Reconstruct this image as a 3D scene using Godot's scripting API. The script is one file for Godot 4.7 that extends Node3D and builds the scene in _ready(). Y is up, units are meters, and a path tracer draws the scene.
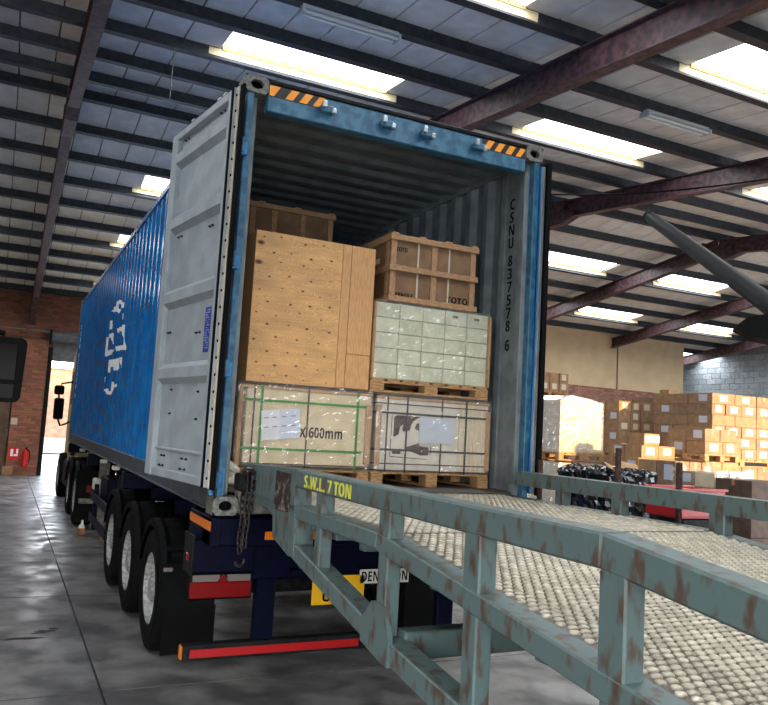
extends Node3D
# Warehouse loading bay: blue shipping container on a skeletal trailer, cargo inside, steel yard ramp in front.
# x = to the right across the container's rear, y = up, z = towards the photographer. Container rear plane z = 0, floor y = 0.

var M := {}
var counts := {}
var cache := {}
var rng := RandomNumberGenerator.new()

const HB := 1.2956        # underside of container
const CW := 2.438
const CL := 12.192
const CH := 2.896
const RIDGE := -8.2
const SHEET := 7.1        # underside of roof lining at the ridge
const NEAR_S := 0.105
const FAR_S := 0.14
const BAYS := [-10.4, -5.55, -0.72, 4.2, 8.95, 13.9, 18.5, 23.3]
const DECK := 1.475
const ORD := ["first", "second", "third", "fourth", "fifth", "sixth", "seventh", "eighth"]

# ------------------------------------------------------------------ set-up
func _ready():
	rng.seed = 7
	set_camera()
	set_light()
	make_materials()
	build_floor()
	build_walls()
	build_roof()
	build_container()
	build_doors()
	build_trailer()
	build_tractor()
	build_cargo()
	build_ramp()
	build_goods()
	build_small_things()

func set_camera():
	var cam := Camera3D.new()
	cam.name = "camera"
	add_child(cam)
	cam.fov = 2.0 * rad_to_deg(atan(352.5 / 775.5))
	cam.near = 0.05
	cam.far = 300.0
	cam.position = Vector3(-1.23, 1.884, 4.887)
	cam.basis = Basis(Vector3.UP, deg_to_rad(-25.76)) * Basis(Vector3.RIGHT, deg_to_rad(5.75)) * Basis(Vector3.BACK, deg_to_rad(3.27))
	cam.current = true

func set_light():
	var we := WorldEnvironment.new()
	we.name = "environment"
	var e := Environment.new()
	e.background_mode = Environment.BG_SKY
	var sk := ProceduralSkyMaterial.new()
	sk.sky_top_color = Color(0.72, 0.79, 0.88)
	sk.sky_horizon_color = Color(0.95, 0.93, 0.9)
	sk.ground_bottom_color = Color(0.45, 0.43, 0.4)
	sk.ground_horizon_color = Color(0.6, 0.58, 0.55)
	sk.sky_energy_multiplier = 3.2
	sk.ground_energy_multiplier = 1.6
	e.sky = Sky.new()
	e.sky.sky_material = sk
	e.tonemap_mode = Environment.TONE_MAPPER_LINEAR
	e.tonemap_exposure = 1.35
	e.sdfgi_enabled = true
	e.ssao_enabled = true
	e.ssil_enabled = true
	we.environment = e
	add_child(we)
	var sun := DirectionalLight3D.new()
	sun.name = "sun"
	sun.light_color = Color(1.0, 0.80, 0.54)
	sun.light_energy = 2.7
	sun.light_angular_distance = 0.8
	sun.shadow_enabled = true
	add_child(sun)
	sun.look_at_from_position(Vector3.ZERO, Vector3(-0.26, -0.21, -0.94), Vector3.UP)

# ------------------------------------------------------------------ materials
func noise_tex(a: Color, b: Color, freq := 0.01, oct := 4, seed_ := 1, kind := FastNoiseLite.TYPE_SIMPLEX_SMOOTH, lo := 0.25, hi := 0.75, size := 512) -> NoiseTexture2D:
	var n := FastNoiseLite.new()
	n.noise_type = kind
	n.frequency = freq
	n.fractal_octaves = oct
	n.seed = seed_
	var t := NoiseTexture2D.new()
	t.width = size
	t.height = size
	t.seamless = true
	t.noise = n
	var g := Gradient.new()
	g.offsets = PackedFloat32Array([lo, hi])
	g.colors = PackedColorArray([a, b])
	t.color_ramp = g
	return t

func mat(key: String, a: Color, b: Color, rough := 0.7, scale := 1.0, freq := 0.012, oct := 4, lo := 0.25, hi := 0.75, stretch := Vector3.ONE) -> StandardMaterial3D:
	var m := StandardMaterial3D.new()
	m.albedo_texture = noise_tex(a, b, freq, oct, key.hash() % 1000, FastNoiseLite.TYPE_SIMPLEX_SMOOTH, lo, hi, 512)
	m.uv1_triplanar = true
	m.uv1_world_triplanar = true
	m.uv1_triplanar_sharpness = 6.0
	m.uv1_scale = stretch * scale
	m.roughness = rough
	M[key] = m
	return m

func flat(key: String, c: Color, rough := 0.6, metal := 0.0) -> StandardMaterial3D:
	var m := StandardMaterial3D.new()
	m.albedo_color = c
	m.roughness = rough
	m.metallic = metal
	M[key] = m
	return m

func make_materials():
	var m: StandardMaterial3D
	# floor: dark worn concrete
	m = mat("concrete", Color(0.31, 0.305, 0.30), Color(0.50, 0.49, 0.475), 0.38, 0.33, 0.01, 6, 0.3, 0.72)
	m.roughness = 1.0
	m.roughness_texture = noise_tex(Color(0.30, 0.30, 0.30), Color(0.56, 0.56, 0.56), 0.012, 5, 31)
	m = mat("joint", Color(0.05, 0.05, 0.05), Color(0.09, 0.085, 0.08), 0.9)
	mat("yard", Color(0.62, 0.6, 0.57), Color(0.72, 0.7, 0.67), 0.85, 0.3)
	flat("stain", Color(0.035, 0.03, 0.03), 0.6)
	# roof
	mat("lining", Color(0.84, 0.82, 0.785), Color(0.91, 0.89, 0.855), 0.75, 0.4, 0.012, 4)
	mat("lining_warm", Color(0.85, 0.82, 0.775), Color(0.90, 0.875, 0.835), 0.75, 0.4, 0.012, 4)
	mat("deckroof", Color(0.38, 0.38, 0.37), Color(0.46, 0.46, 0.45), 0.9, 0.5)
	m = mat("purlin", Color(0.10, 0.12, 0.15), Color(0.17, 0.19, 0.22), 0.55, 0.7, 0.02, 4)
	m = mat("rafter", Color(0.20, 0.13, 0.155), Color(0.37, 0.25, 0.27), 0.5, 0.9, 0.014, 5, 0.3, 0.7)
	flat("filler", Color(0.78, 0.66, 0.42), 0.7)
	flat("sunlit_cream", Color(0.86, 0.79, 0.62), 0.6)  # cream colour painted as sunlight falling on the dark purlin
	flat("jib_dark", Color(0.075, 0.085, 0.095), 0.6)
	m = flat("skylight_glow", Color(0.95, 0.97, 1.0), 0.5)
	m.emission_enabled = true
	m.emission = Color(0.96, 0.98, 1.0)
	m.emission_energy_multiplier = 4.5
	flat("fitting", Color(0.72, 0.74, 0.74), 0.4)
	flat("diffuser", Color(0.8, 0.8, 0.77), 0.35)
	# walls
	m = flat("brick", Color(1, 1, 1), 0.85)
	m.vertex_color_use_as_albedo = true
	mat("mortar", Color(0.35, 0.31, 0.28), Color(0.45, 0.41, 0.37), 0.95, 1.2)
	mat("render", Color(0.69, 0.61, 0.49), Color(0.72, 0.64, 0.52), 0.9, 0.25, 0.01, 4)
	mat("block_a", Color(0.54, 0.57, 0.59), Color(0.63, 0.66, 0.68), 0.9, 1.3)  # bluish tint of both block tones stands in for cool door light
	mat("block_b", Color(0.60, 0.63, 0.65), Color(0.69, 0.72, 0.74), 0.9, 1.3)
	mat("door_timber", Color(0.34, 0.26, 0.20), Color(0.42, 0.33, 0.26), 0.9, 0.4)
	mat("greywall", Color(0.45, 0.44, 0.42), Color(0.55, 0.54, 0.52), 0.9, 0.3)
	mat("facade", Color(0.50, 0.35, 0.25), Color(0.58, 0.42, 0.31), 0.9, 0.5)
	mat("shutter", Color(0.30, 0.31, 0.33), Color(0.38, 0.39, 0.41), 0.5, 0.8)
	# container
	m = mat("blue", Color(0.03, 0.37, 0.62), Color(0.05, 0.44, 0.71), 0.24, 0.5, 0.01, 5)
	m = mat("blue_frame", Color(0.13, 0.32, 0.43), Color(0.23, 0.42, 0.52), 0.5, 0.9, 0.02, 5, 0.3, 0.65)
	m = mat("blue_lug", Color(0.13, 0.40, 0.60), Color(0.19, 0.47, 0.66), 0.5, 2.0)
	m = mat("inner", Color(0.36, 0.39, 0.40), Color(0.45, 0.48, 0.49), 0.6, 0.6, 0.012, 5)
	m = mat("door_grey", Color(0.52, 0.56, 0.58), Color(0.585, 0.625, 0.64), 0.5, 0.6, 0.012, 5)
	m = mat("casting", Color(0.30, 0.30, 0.27), Color(0.46, 0.47, 0.45), 0.6, 2.5, 0.02, 5)
	m = mat("rail_grey", Color(0.19, 0.22, 0.25), Color(0.27, 0.31, 0.34), 0.5, 0.8, 0.015, 5)
	flat("rubber", Color(0.025, 0.025, 0.027), 0.7)
	flat("seal_strip", Color(0.70, 0.67, 0.60), 0.6)
	flat("white_print", Color(0.95, 0.96, 0.95), 0.6)
	flat("black_print", Color(0.04, 0.04, 0.045), 0.6)
	flat("hazard_yellow", Color(0.93, 0.58, 0.11), 0.5)
	flat("hazard_black", Color(0.05, 0.05, 0.05), 0.5)
	flat("zinc", Color(0.62, 0.66, 0.68), 0.35, 0.7)
	mat("floor_ply", Color(0.22, 0.17, 0.13), Color(0.33, 0.26, 0.19), 0.8, 0.8, 0.02, 4, 0.3, 0.7, Vector3(6, 1, 1))
	# trailer and tractor
	mat("chassis", Color(0.012, 0.02, 0.085), Color(0.025, 0.04, 0.14), 0.45, 0.8, 0.02, 4)
	mat("tyre", Color(0.035, 0.035, 0.037), Color(0.07, 0.068, 0.066), 0.8, 2.0)
	mat("rim", Color(0.42, 0.42, 0.41), Color(0.62, 0.62, 0.61), 0.45, 3.0)
	mat("guard", Color(0.02, 0.022, 0.025), Color(0.035, 0.037, 0.04), 0.6, 2.0)
	m = flat("red_lens", Color(0.42, 0.012, 0.02), 0.25)
	flat("red_strip", Color(0.62, 0.02, 0.035), 0.4)
	flat("clear_lens", Color(0.42, 0.39, 0.37), 0.25)
	flat("amber", Color(0.80, 0.42, 0.05), 0.3)
	flat("plate_yellow", Color(0.85, 0.65, 0.05), 0.4)
	flat("plate_white", Color(0.8, 0.79, 0.75), 0.5)
	mat("steel_dark", Color(0.07, 0.07, 0.075), Color(0.13, 0.13, 0.135), 0.5, 1.5)
	mat("steel_grey", Color(0.34, 0.33, 0.31), Color(0.48, 0.46, 0.43), 0.5, 1.5)
	flat("cab_cream", Color(0.72, 0.64, 0.45), 0.4)
	flat("cab_red", Color(0.35, 0.03, 0.05), 0.3)
	m = flat("mirror_glass", Color(0.03, 0.035, 0.045), 0.15)  # dark colour stands in for the dim interior reflected in the mirrors
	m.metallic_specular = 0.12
	m = flat("glass_dark", Color(0.03, 0.035, 0.04), 0.08)
	# ramp
	m = mat("ramp_green", Color(0.29, 0.23, 0.19), Color(0.32, 0.39, 0.385), 0.5, 0.8, 0.02, 6, 0.14, 0.40, Vector3(1.8, 0.7, 1.8))
	m = mat("ramp_top", Color(0.20, 0.20, 0.19), Color(0.34, 0.35, 0.33), 0.45, 1.0, 0.02, 5)
	m = mat("grating", Color(0.58, 0.55, 0.48), Color(0.76, 0.73, 0.65), 0.42, 0.9, 0.02, 5)
	m.metallic = 0.25
	mat("deck_base", Color(0.27, 0.24, 0.21), Color(0.38, 0.35, 0.31), 0.6, 1.0, 0.02, 4)
	mat("rusty", Color(0.14, 0.08, 0.06), Color(0.30, 0.19, 0.14), 0.8, 3.0, 0.02, 5)
	mat("chain", Color(0.10, 0.085, 0.08), Color(0.24, 0.21, 0.19), 0.5, 6.0, 0.02, 4)
	M["chain"].metallic = 0.5
	mat("worn_plate", Color(0.14, 0.09, 0.08), Color(0.52, 0.5, 0.47), 0.7, 1.1, 0.02, 4, 0.45, 0.85)
	flat("stencil", Color(0.78, 0.78, 0.26), 0.7)
	# wood, board and film
	mat("pallet_wood", Color(0.56, 0.42, 0.27), Color(0.70, 0.55, 0.38), 0.8, 1.0, 0.02, 4, 0.3, 0.7, Vector3(1.2, 8, 8))
	mat("crate_wood", Color(0.58, 0.44, 0.31), Color(0.70, 0.55, 0.40), 0.8, 1.0, 0.02, 4, 0.3, 0.7, Vector3(1.5, 9, 9))
	mat("crate_upright", Color(0.58, 0.44, 0.31), Color(0.70, 0.55, 0.40), 0.8, 1.0, 0.02, 4, 0.3, 0.7, Vector3(9, 1.5, 9))
	mat("crate_board", Color(0.47, 0.36, 0.265), Color(0.53, 0.415, 0.31), 0.85, 0.8)
	mat("ply_side", Color(0.73, 0.545, 0.35), Color(0.79, 0.61, 0.41), 0.7, 1.0, 0.02, 4, 0.3, 0.7, Vector3(2, 2, 9))
	mat("ply_right", Color(0.73, 0.545, 0.35), Color(0.79, 0.61, 0.41), 0.7, 0.7, 0.02, 4, 0.3, 0.7, Vector3(9, 1.2, 9))
	mat("pale_board", Color(0.74, 0.67, 0.53), Color(0.80, 0.73, 0.59), 0.7, 0.9)
	mat("white_board", Color(0.74, 0.71, 0.65), Color(0.80, 0.77, 0.71), 0.7, 0.9)
	mat("white_carton", Color(0.72, 0.72, 0.62), Color(0.79, 0.79, 0.69), 0.65, 1.2)
	mat("white_carton_b", Color(0.69, 0.69, 0.59), Color(0.76, 0.76, 0.66), 0.65, 1.2)
	mat("board_a", Color(0.50, 0.395, 0.285), Color(0.56, 0.445, 0.33), 0.8, 1.0)
	mat("board_b", Color(0.45, 0.36, 0.27), Color(0.51, 0.415, 0.315), 0.8, 1.0)
	mat("board_c", Color(0.55, 0.42, 0.285), Color(0.61, 0.475, 0.33), 0.8, 1.0)
	mat("board_dark", Color(0.27, 0.20, 0.15), Color(0.33, 0.25, 0.19), 0.8, 1.0)
	flat("tape", Color(0.62, 0.48, 0.30), 0.3)
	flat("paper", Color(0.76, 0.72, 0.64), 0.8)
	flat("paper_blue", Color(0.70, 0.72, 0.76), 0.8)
	flat("green_strap", Color(0.13, 0.47, 0.10), 0.4)
	flat("brown_strap", Color(0.26, 0.09, 0.08), 0.4)
	flat("dark_strap", Color(0.13, 0.13, 0.12), 0.4)
	flat("maroon_print", Color(0.24, 0.09, 0.11), 0.7)
	m = flat("film", Color(0.95, 0.96, 0.94, 0.08), 0.1)
	m.transparency = BaseMaterial3D.TRANSPARENCY_ALPHA
	m = flat("film_white", Color(0.86, 0.88, 0.90, 0.22), 0.15)
	m.transparency = BaseMaterial3D.TRANSPARENCY_ALPHA
	flat("black_film", Color(0.02, 0.02, 0.022), 0.22)
	flat("red_plastic", Color(0.62, 0.06, 0.05), 0.4)
	flat("sign_red", Color(0.80, 0.05, 0.06), 0.5)
	flat("bottle_white", Color(0.8, 0.8, 0.78), 0.4)
	flat("bottle_orange", Color(0.55, 0.33, 0.22), 0.6)
	for k in ["guard", "rubber", "tyre", "jib_dark", "steel_dark", "chassis", "black_print"]:
		M[k].metallic_specular = 0.2
	M["plywood"] = plywood_material()
	M["sticker"] = sticker_material()
	M["docs"] = docs_material()

func image_mat(im: Image, rough := 0.7) -> StandardMaterial3D:
	var m := StandardMaterial3D.new()
	m.albedo_texture = ImageTexture.create_from_image(im)
	m.roughness = rough
	return m

func plywood_material() -> StandardMaterial3D:
	# rotary-cut veneer with dark knots and small patches
	var w := 384
	var h := 576
	var im := Image.create(w, h, false, Image.FORMAT_RGB8)
	var n := FastNoiseLite.new()
	n.seed = 5
	n.frequency = 0.006
	n.fractal_octaves = 3
	var n2 := FastNoiseLite.new()
	n2.seed = 9
	n2.frequency = 0.05
	var knots := []
	var r := RandomNumberGenerator.new()
	r.seed = 11
	for j in 12:
		for i in 4:
			knots.append([Vector2((i + 0.2 + 0.5 * (j % 2) + r.randf_range(-0.12, 0.12)) * w / 4.3 + 8, (j + 0.5 + r.randf_range(-0.25, 0.25)) * h / 12.0), r.randf_range(2.2, 4.2)])
	knots.append([Vector2(20, 46), 9.0])
	knots.append([Vector2(16, 122), 9.0])
	var base := Color(0.775, 0.595, 0.385)
	for y in h:
		for x in w:
			var v := n.get_noise_2d(x * 0.6, y * 1.6)
			var rings: float = 0.5 + 0.5 * sin((v * 16.0 + y * 0.012) * 4.0)
			var g := n2.get_noise_2d(x * 0.12, y * 1.2)
			var k: float = 0.94 + 0.10 * rings + 0.07 * g + 0.10 * v
			var c := Color(base.r * k, base.g * k * (0.985 + 0.03 * rings), base.b * k)
			for q in knots:
				var dx: float = (x - q[0].x) * 0.55
				var dy: float = y - q[0].y
				var d2: float = dx * dx + dy * dy
				if d2 < q[1] * q[1] * 2.6:
					var t: float = clampf(1.3 - sqrt(d2) / q[1], 0.0, 1.0)
					c = c.lerp(Color(0.25, 0.12, 0.06), t)
			im.set_pixel(x, y, c)
	return image_mat(im, 0.65)

func sticker_material() -> StandardMaterial3D:
	var im := Image.create(48, 160, false, Image.FORMAT_RGB8)
	im.fill(Color(0.05, 0.16, 0.52))
	var r := RandomNumberGenerator.new()
	r.seed = 3
	for y in range(8, 152, 9):
		var x := 6
		while x < 40:
			var wd := r.randi_range(3, 9)
			if r.randf() < 0.7:
				im.fill_rect(Rect2i(x, y, wd, 4), Color(0.75, 0.8, 0.9))
			x += wd + 2
	return image_mat(im, 0.4)

func docs_material() -> StandardMaterial3D:
	var im := Image.create(160, 120, false, Image.FORMAT_RGB8)
	im.fill(Color(0.80, 0.80, 0.81))
	im.fill_rect(Rect2i(74, 0, 86, 120), Color(0.73, 0.75, 0.80))
	for row in [28, 66]:
		for x in [10, 44, 84, 122]:
			im.fill_rect(Rect2i(x, row, 20, 4), Color(0.45, 0.46, 0.5))
	im.fill_rect(Rect2i(84, 88, 50, 2), Color(0.6, 0.6, 0.63))
	return image_mat(im, 0.8)

# ------------------------------------------------------------------ mesh helpers
func st() -> SurfaceTool:
	var s := SurfaceTool.new()
	s.begin(Mesh.PRIMITIVE_TRIANGLES)
	return s

func uv_of(p: Vector3, n: Vector3) -> Vector2:
	var a := n.abs()
	if a.x >= a.y and a.x >= a.z:
		return Vector2(p.z, -p.y)
	if a.y >= a.z:
		return Vector2(p.x, p.z)
	return Vector2(p.x, -p.y)

func tri(s: SurfaceTool, a: Vector3, b: Vector3, c: Vector3, out: Vector3):
	var n := (b - a).cross(c - a)
	if n.length_squared() < 1e-16:
		return
	n = n.normalized()
	if n.dot(out) > 0.0:
		var t := b
		b = c
		c = t
	else:
		n = -n
	for p in [a, b, c]:
		s.set_normal(n)
		s.set_uv(uv_of(p, n))
		s.add_vertex(p)

func quad(s: SurfaceTool, a: Vector3, b: Vector3, c: Vector3, d: Vector3, out: Vector3):
	tri(s, a, b, c, out)
	tri(s, a, c, d, out)

func box(s: SurfaceTool, c: Vector3, size: Vector3, bev := 0.0, bs := Basis.IDENTITY):
	var h := size / 2.0
	bev = minf(bev, minf(h.x, minf(h.y, h.z)) * 0.9)
	for a in 3:
		var b := (a + 1) % 3
		var d := (a + 2) % 3
		for sg in [-1.0, 1.0]:
			var pts := []
			for q in [[-1, -1], [1, -1], [1, 1], [-1, 1]]:
				var v := Vector3.ZERO
				v[a] = sg * h[a]
				v[b] = q[0] * (h[b] - bev)
				v[d] = q[1] * (h[d] - bev)
				pts.append(c + bs * v)
			var o := Vector3.ZERO
			o[a] = sg
			quad(s, pts[0], pts[1], pts[2], pts[3], bs * o)
		if bev > 0.0:
			for sb in [-1.0, 1.0]:
				for sd in [-1.0, 1.0]:
					var p := []
					for e in [[-1, 0], [1, 0], [1, 1], [-1, 1]]:
						var v := Vector3.ZERO
						v[a] = e[0] * (h[a] - bev)
						v[b] = sb * (h[b] if e[1] == 0 else h[b] - bev)
						v[d] = sd * (h[d] - bev if e[1] == 0 else h[d])
						p.append(c + bs * v)
					var o := Vector3.ZERO
					o[b] = sb
					o[d] = sd
					quad(s, p[0], p[1], p[2], p[3], bs * o)
	if bev > 0.0:
		for sx in [-1.0, 1.0]:
			for sy in [-1.0, 1.0]:
				for sz in [-1.0, 1.0]:
					var o := Vector3(sx, sy, sz)
					tri(s, c + bs * Vector3(sx * h.x, sy * (h.y - bev), sz * (h.z - bev)), c + bs * Vector3(sx * (h.x - bev), sy * h.y, sz * (h.z - bev)), c + bs * Vector3(sx * (h.x - bev), sy * (h.y - bev), sz * h.z), bs * o)

func beam(s: SurfaceTool, a: Vector3, b: Vector3, w: float, h: float, bev := 0.0, up := Vector3.UP):
	# box section from a to b (centre line), w across, h along up
	var d := (b - a)
	var z := d.normalized()
	var x := up.cross(z).normalized()
	var y := z.cross(x)
	box(s, (a + b) / 2.0, Vector3(w, h, d.length()), bev, Basis(x, y, z))

func prism(s: SurfaceTool, pts: PackedVector2Array, xf: Transform3D, depth: float):
	# polygon in local XY, extruded from z = 0 to z = depth
	var idx := Geometry2D.triangulate_polygon(pts)
	var zf := xf.basis.z
	for k in range(0, idx.size(), 3):
		var q := [pts[idx[k]], pts[idx[k + 1]], pts[idx[k + 2]]]
		tri(s, xf * Vector3(q[0].x, q[0].y, 0), xf * Vector3(q[1].x, q[1].y, 0), xf * Vector3(q[2].x, q[2].y, 0), -zf * signf(depth))
		tri(s, xf * Vector3(q[0].x, q[0].y, depth), xf * Vector3(q[1].x, q[1].y, depth), xf * Vector3(q[2].x, q[2].y, depth), zf * signf(depth))
	var cw := Geometry2D.is_polygon_clockwise(pts)
	for i in pts.size():
		var a := pts[i]
		var b := pts[(i + 1) % pts.size()]
		var e := b - a
		var o := Vector2(e.y, -e.x) * (-1.0 if cw else 1.0)
		# is_polygon_clockwise assumes y down; test with a probe instead
		var mid := (a + b) / 2.0 + o.normalized() * 0.0005
		if Geometry2D.is_point_in_polygon(mid, pts):
			o = -o
		quad(s, xf * Vector3(a.x, a.y, 0), xf * Vector3(b.x, b.y, 0), xf * Vector3(b.x, b.y, depth), xf * Vector3(a.x, a.y, depth), xf.basis * Vector3(o.x, o.y, 0))

func lathe(s: SurfaceTool, prof: Array, n: int, xf: Transform3D):
	# prof: [radius, height] pairs, turned about local Y; smooth round the axis
	for i in prof.size() - 1:
		var r0: float = prof[i][0]
		var r1: float = prof[i + 1][0]
		var h0: float = prof[i][1]
		var h1: float = prof[i + 1][1]
		var nn := Vector2(h1 - h0, -(r1 - r0)).normalized()
		for k in n:
			var a0 := TAU * k / n
			var a1 := TAU * (k + 1) / n
			var v := []
			for q in [[r0, h0, a0], [r0, h0, a1], [r1, h1, a1], [r1, h1, a0]]:
				v.append([xf * Vector3(cos(q[2]) * q[0], q[1], sin(q[2]) * q[0]), (xf.basis * Vector3(cos(q[2]) * nn.x, nn.y, sin(q[2]) * nn.x)).normalized()])
			smooth(s, v[0], v[1], v[2])
			smooth(s, v[0], v[2], v[3])

func smooth(s: SurfaceTool, a: Array, b: Array, c: Array):
	# triangle of [position, normal] corners, wound so that its front agrees with the normals
	var n: Vector3 = (b[0] - a[0]).cross(c[0] - a[0])
	if n.length_squared() < 1e-18:
		return
	var tri_ := [a, b, c]
	if n.dot(a[1] + b[1] + c[1]) > 0.0:
		tri_ = [a, c, b]
	for q in tri_:
		s.set_normal(q[1])
		s.set_uv(Vector2(q[0].x, q[0].y))
		s.add_vertex(q[0])

func tube(s: SurfaceTool, pts: Array, r: float, n := 8, closed := false):
	var rings := []
	var cnt := pts.size()
	for i in cnt:
		var d: Vector3
		if closed:
			d = pts[(i + 1) % cnt] - pts[(i - 1 + cnt) % cnt]
		else:
			d = pts[mini(i + 1, cnt - 1)] - pts[maxi(i - 1, 0)]
		d = d.normalized()
		var u := Vector3.UP if absf(d.y) < 0.9 else Vector3.RIGHT
		var x := u.cross(d).normalized()
		var y := d.cross(x)
		var ring := []
		for k in n:
			var a := TAU * k / n
			var nn := x * cos(a) + y * sin(a)
			ring.append([pts[i] + nn * r, nn])
		rings.append(ring)
	var last := cnt if closed else cnt - 1
	for i in last:
		var A: Array = rings[i]
		var B: Array = rings[(i + 1) % cnt]
		for k in n:
			var k2 := (k + 1) % n
			smooth(s, A[k], A[k2], B[k2])
			smooth(s, A[k], B[k2], B[k])
	if not closed:
		for k in n:
			tri(s, pts[0], rings[0][k][0], rings[0][(k + 1) % n][0], pts[0] - pts[1])
			tri(s, pts[cnt - 1], rings[cnt - 1][k][0], rings[cnt - 1][(k + 1) % n][0], pts[cnt - 1] - pts[cnt - 2])

func rod(s: SurfaceTool, a: Vector3, b: Vector3, r: float, n := 10):
	tube(s, [a, b], r, n)

func numbered(called: String) -> String:
	if not counts.has(called):
		counts[called] = 0
		return called
	counts[called] += 1
	return "%s_%03d" % [called, counts[called]]

func obj(called: String, s, m: Material, parent: Node = self, pos := Vector3.ZERO) -> MeshInstance3D:
	var o := MeshInstance3D.new()
	o.mesh = s.commit() if s is SurfaceTool else s
	o.material_override = m
	o.name = numbered(called) if parent == self else called
	o.position = pos
	parent.add_child(o, true)
	return o

func thing(called: String, label: String, category: String, pos := Vector3.ZERO, group := "", turn := 0.0) -> Node3D:
	var o := Node3D.new()
	o.name = numbered(called)
	add_child(o)
	o.position = pos
	o.rotation.y = turn
	tag(o, label, category, group)
	return o

func part(called: String, parent: Node, pos := Vector3.ZERO) -> Node3D:
	var o := Node3D.new()
	o.name = called
	o.position = pos
	parent.add_child(o, true)
	return o

func tag(o: Node, label: String, category: String, group := ""):
	o.set_meta("label", label)
	o.set_meta("category", category)
	if group:
		o.set_meta("group", group)

func struct(called: String, label: String, pos := Vector3.ZERO) -> Node3D:
	var o := Node3D.new()
	o.name = called
	add_child(o)
	o.position = pos
	o.set_meta("kind", "structure")
	o.set_meta("label", label)
	return o

func bx(called: String, c: Vector3, size: Vector3, m: Material, parent: Node, bev := 0.0, bs := Basis.IDENTITY) -> MeshInstance3D:
	var key := "%s|%.4f" % [size, bev]
	if not cache.has(key):
		var s := st()
		box(s, Vector3.ZERO, size, bev)
		cache[key] = s.commit()
	var o := MeshInstance3D.new()
	o.mesh = cache[key]
	o.material_override = m
	o.name = called
	o.transform = Transform3D(bs, c)
	parent.add_child(o, true)
	return o

func lettering(called: String, text: String, height: float, m: Material, parent: Node, xf: Transform3D, width := 0.0) -> MeshInstance3D:
	var key := "text|" + text + str(height)
	var tm: TextMesh
	if cache.has(key):
		tm = cache[key]
	else:
		tm = TextMesh.new()
		var f := SystemFont.new()
		f.font_names = PackedStringArray(["Droid Sans"])
		f.font_weight = 700
		tm.font = f
		tm.text = text
		tm.font_size = 64
		tm.pixel_size = height / 46.0
		tm.depth = 0.002
		tm.horizontal_alignment = HORIZONTAL_ALIGNMENT_CENTER
		tm.vertical_alignment = VERTICAL_ALIGNMENT_CENTER
		cache[key] = tm
	var o := MeshInstance3D.new()
	o.mesh = tm
	o.material_override = m
	o.name = called
	o.transform = xf
	if width > 0.0:
		o.transform = xf * Transform3D(Basis.from_scale(Vector3(width / maxf(tm.get_aabb().size.x, 0.001), 1, 1)), Vector3.ZERO)
	parent.add_child(o, true)
	return o

func roof_y(z: float) -> float:
	return SHEET - NEAR_S * (z - RIDGE) if z > RIDGE else SHEET + FAR_S * (z - RIDGE)

# ------------------------------------------------------------------ structure
func build_floor():
	var f := struct("floor", "dark worn concrete warehouse floor cast in large slabs")
	var s := st()
	box(s, Vector3(5.5, -0.25, -5.5), Vector3(39, 0.4, 30.4))
	obj("sub_base", s, M.joint, f)
	var xs := [-14.0, -9.45, -4.95, -0.45, 4.05, 8.55, 13.05, 17.55, 22.05, 25.0]
	var z := 8.5
	var zs := []
	zs.append(9.6)
	while z > -20.4:
		zs.append(-0.87 + round((z + 0.87) / 3.05) * 3.05)
		z -= 3.05
	zs.append(-20.4)
	for i in xs.size() - 1:
		for j in zs.size() - 1:
			if zs[j] - zs[j + 1] < 0.2:
				continue
			var g := 0.014
			bx("slab", Vector3((xs[i] + xs[i + 1]) / 2.0, -0.03, (zs[j] + zs[j + 1]) / 2.0), Vector3(xs[i + 1] - xs[i] - g, 0.06, zs[j] - zs[j + 1] - g), M.concrete, f)
	# oil stains with an outline of their own
	var r := RandomNumberGenerator.new()
	r.seed = 21
	for q in [[-0.92, -2.35, 0.17, 0.04], [-0.72, -2.55, 0.10, 0.05], [-0.66, -2.62, 0.05, 0.03], [-0.78, -2.5, 0.07, 0.03]]:
		var pts := PackedVector2Array()
		for k in 14:
			var a := TAU * k / 14
			var rr := r.randf_range(0.55, 1.1)
			pts.append(Vector2(cos(a) * q[2] * rr, sin(a) * q[3] * rr))
		s = st()
		prism(s, pts, Transform3D(Basis(Vector3.RIGHT, Vector3.FORWARD, Vector3.UP), Vector3(q[0], 0.0005, q[1])), 0.0008)
		obj("oil_stain", s, M.stain, f)
	# yards outside the doors
	var y := struct("ground", "pale sunlit yard outside the far doorway")
	s = st()
	box(s, Vector3(9, -0.26, -45.4), Vector3(120, 0.4, 49.9))
	obj("yard_surface", s, M.yard, y)
	s = st()
	box(s, Vector3(9, -0.26, 39.75), Vector3(120, 0.4, 60))
	obj("yard_surface", s, M.yard, y)

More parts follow.
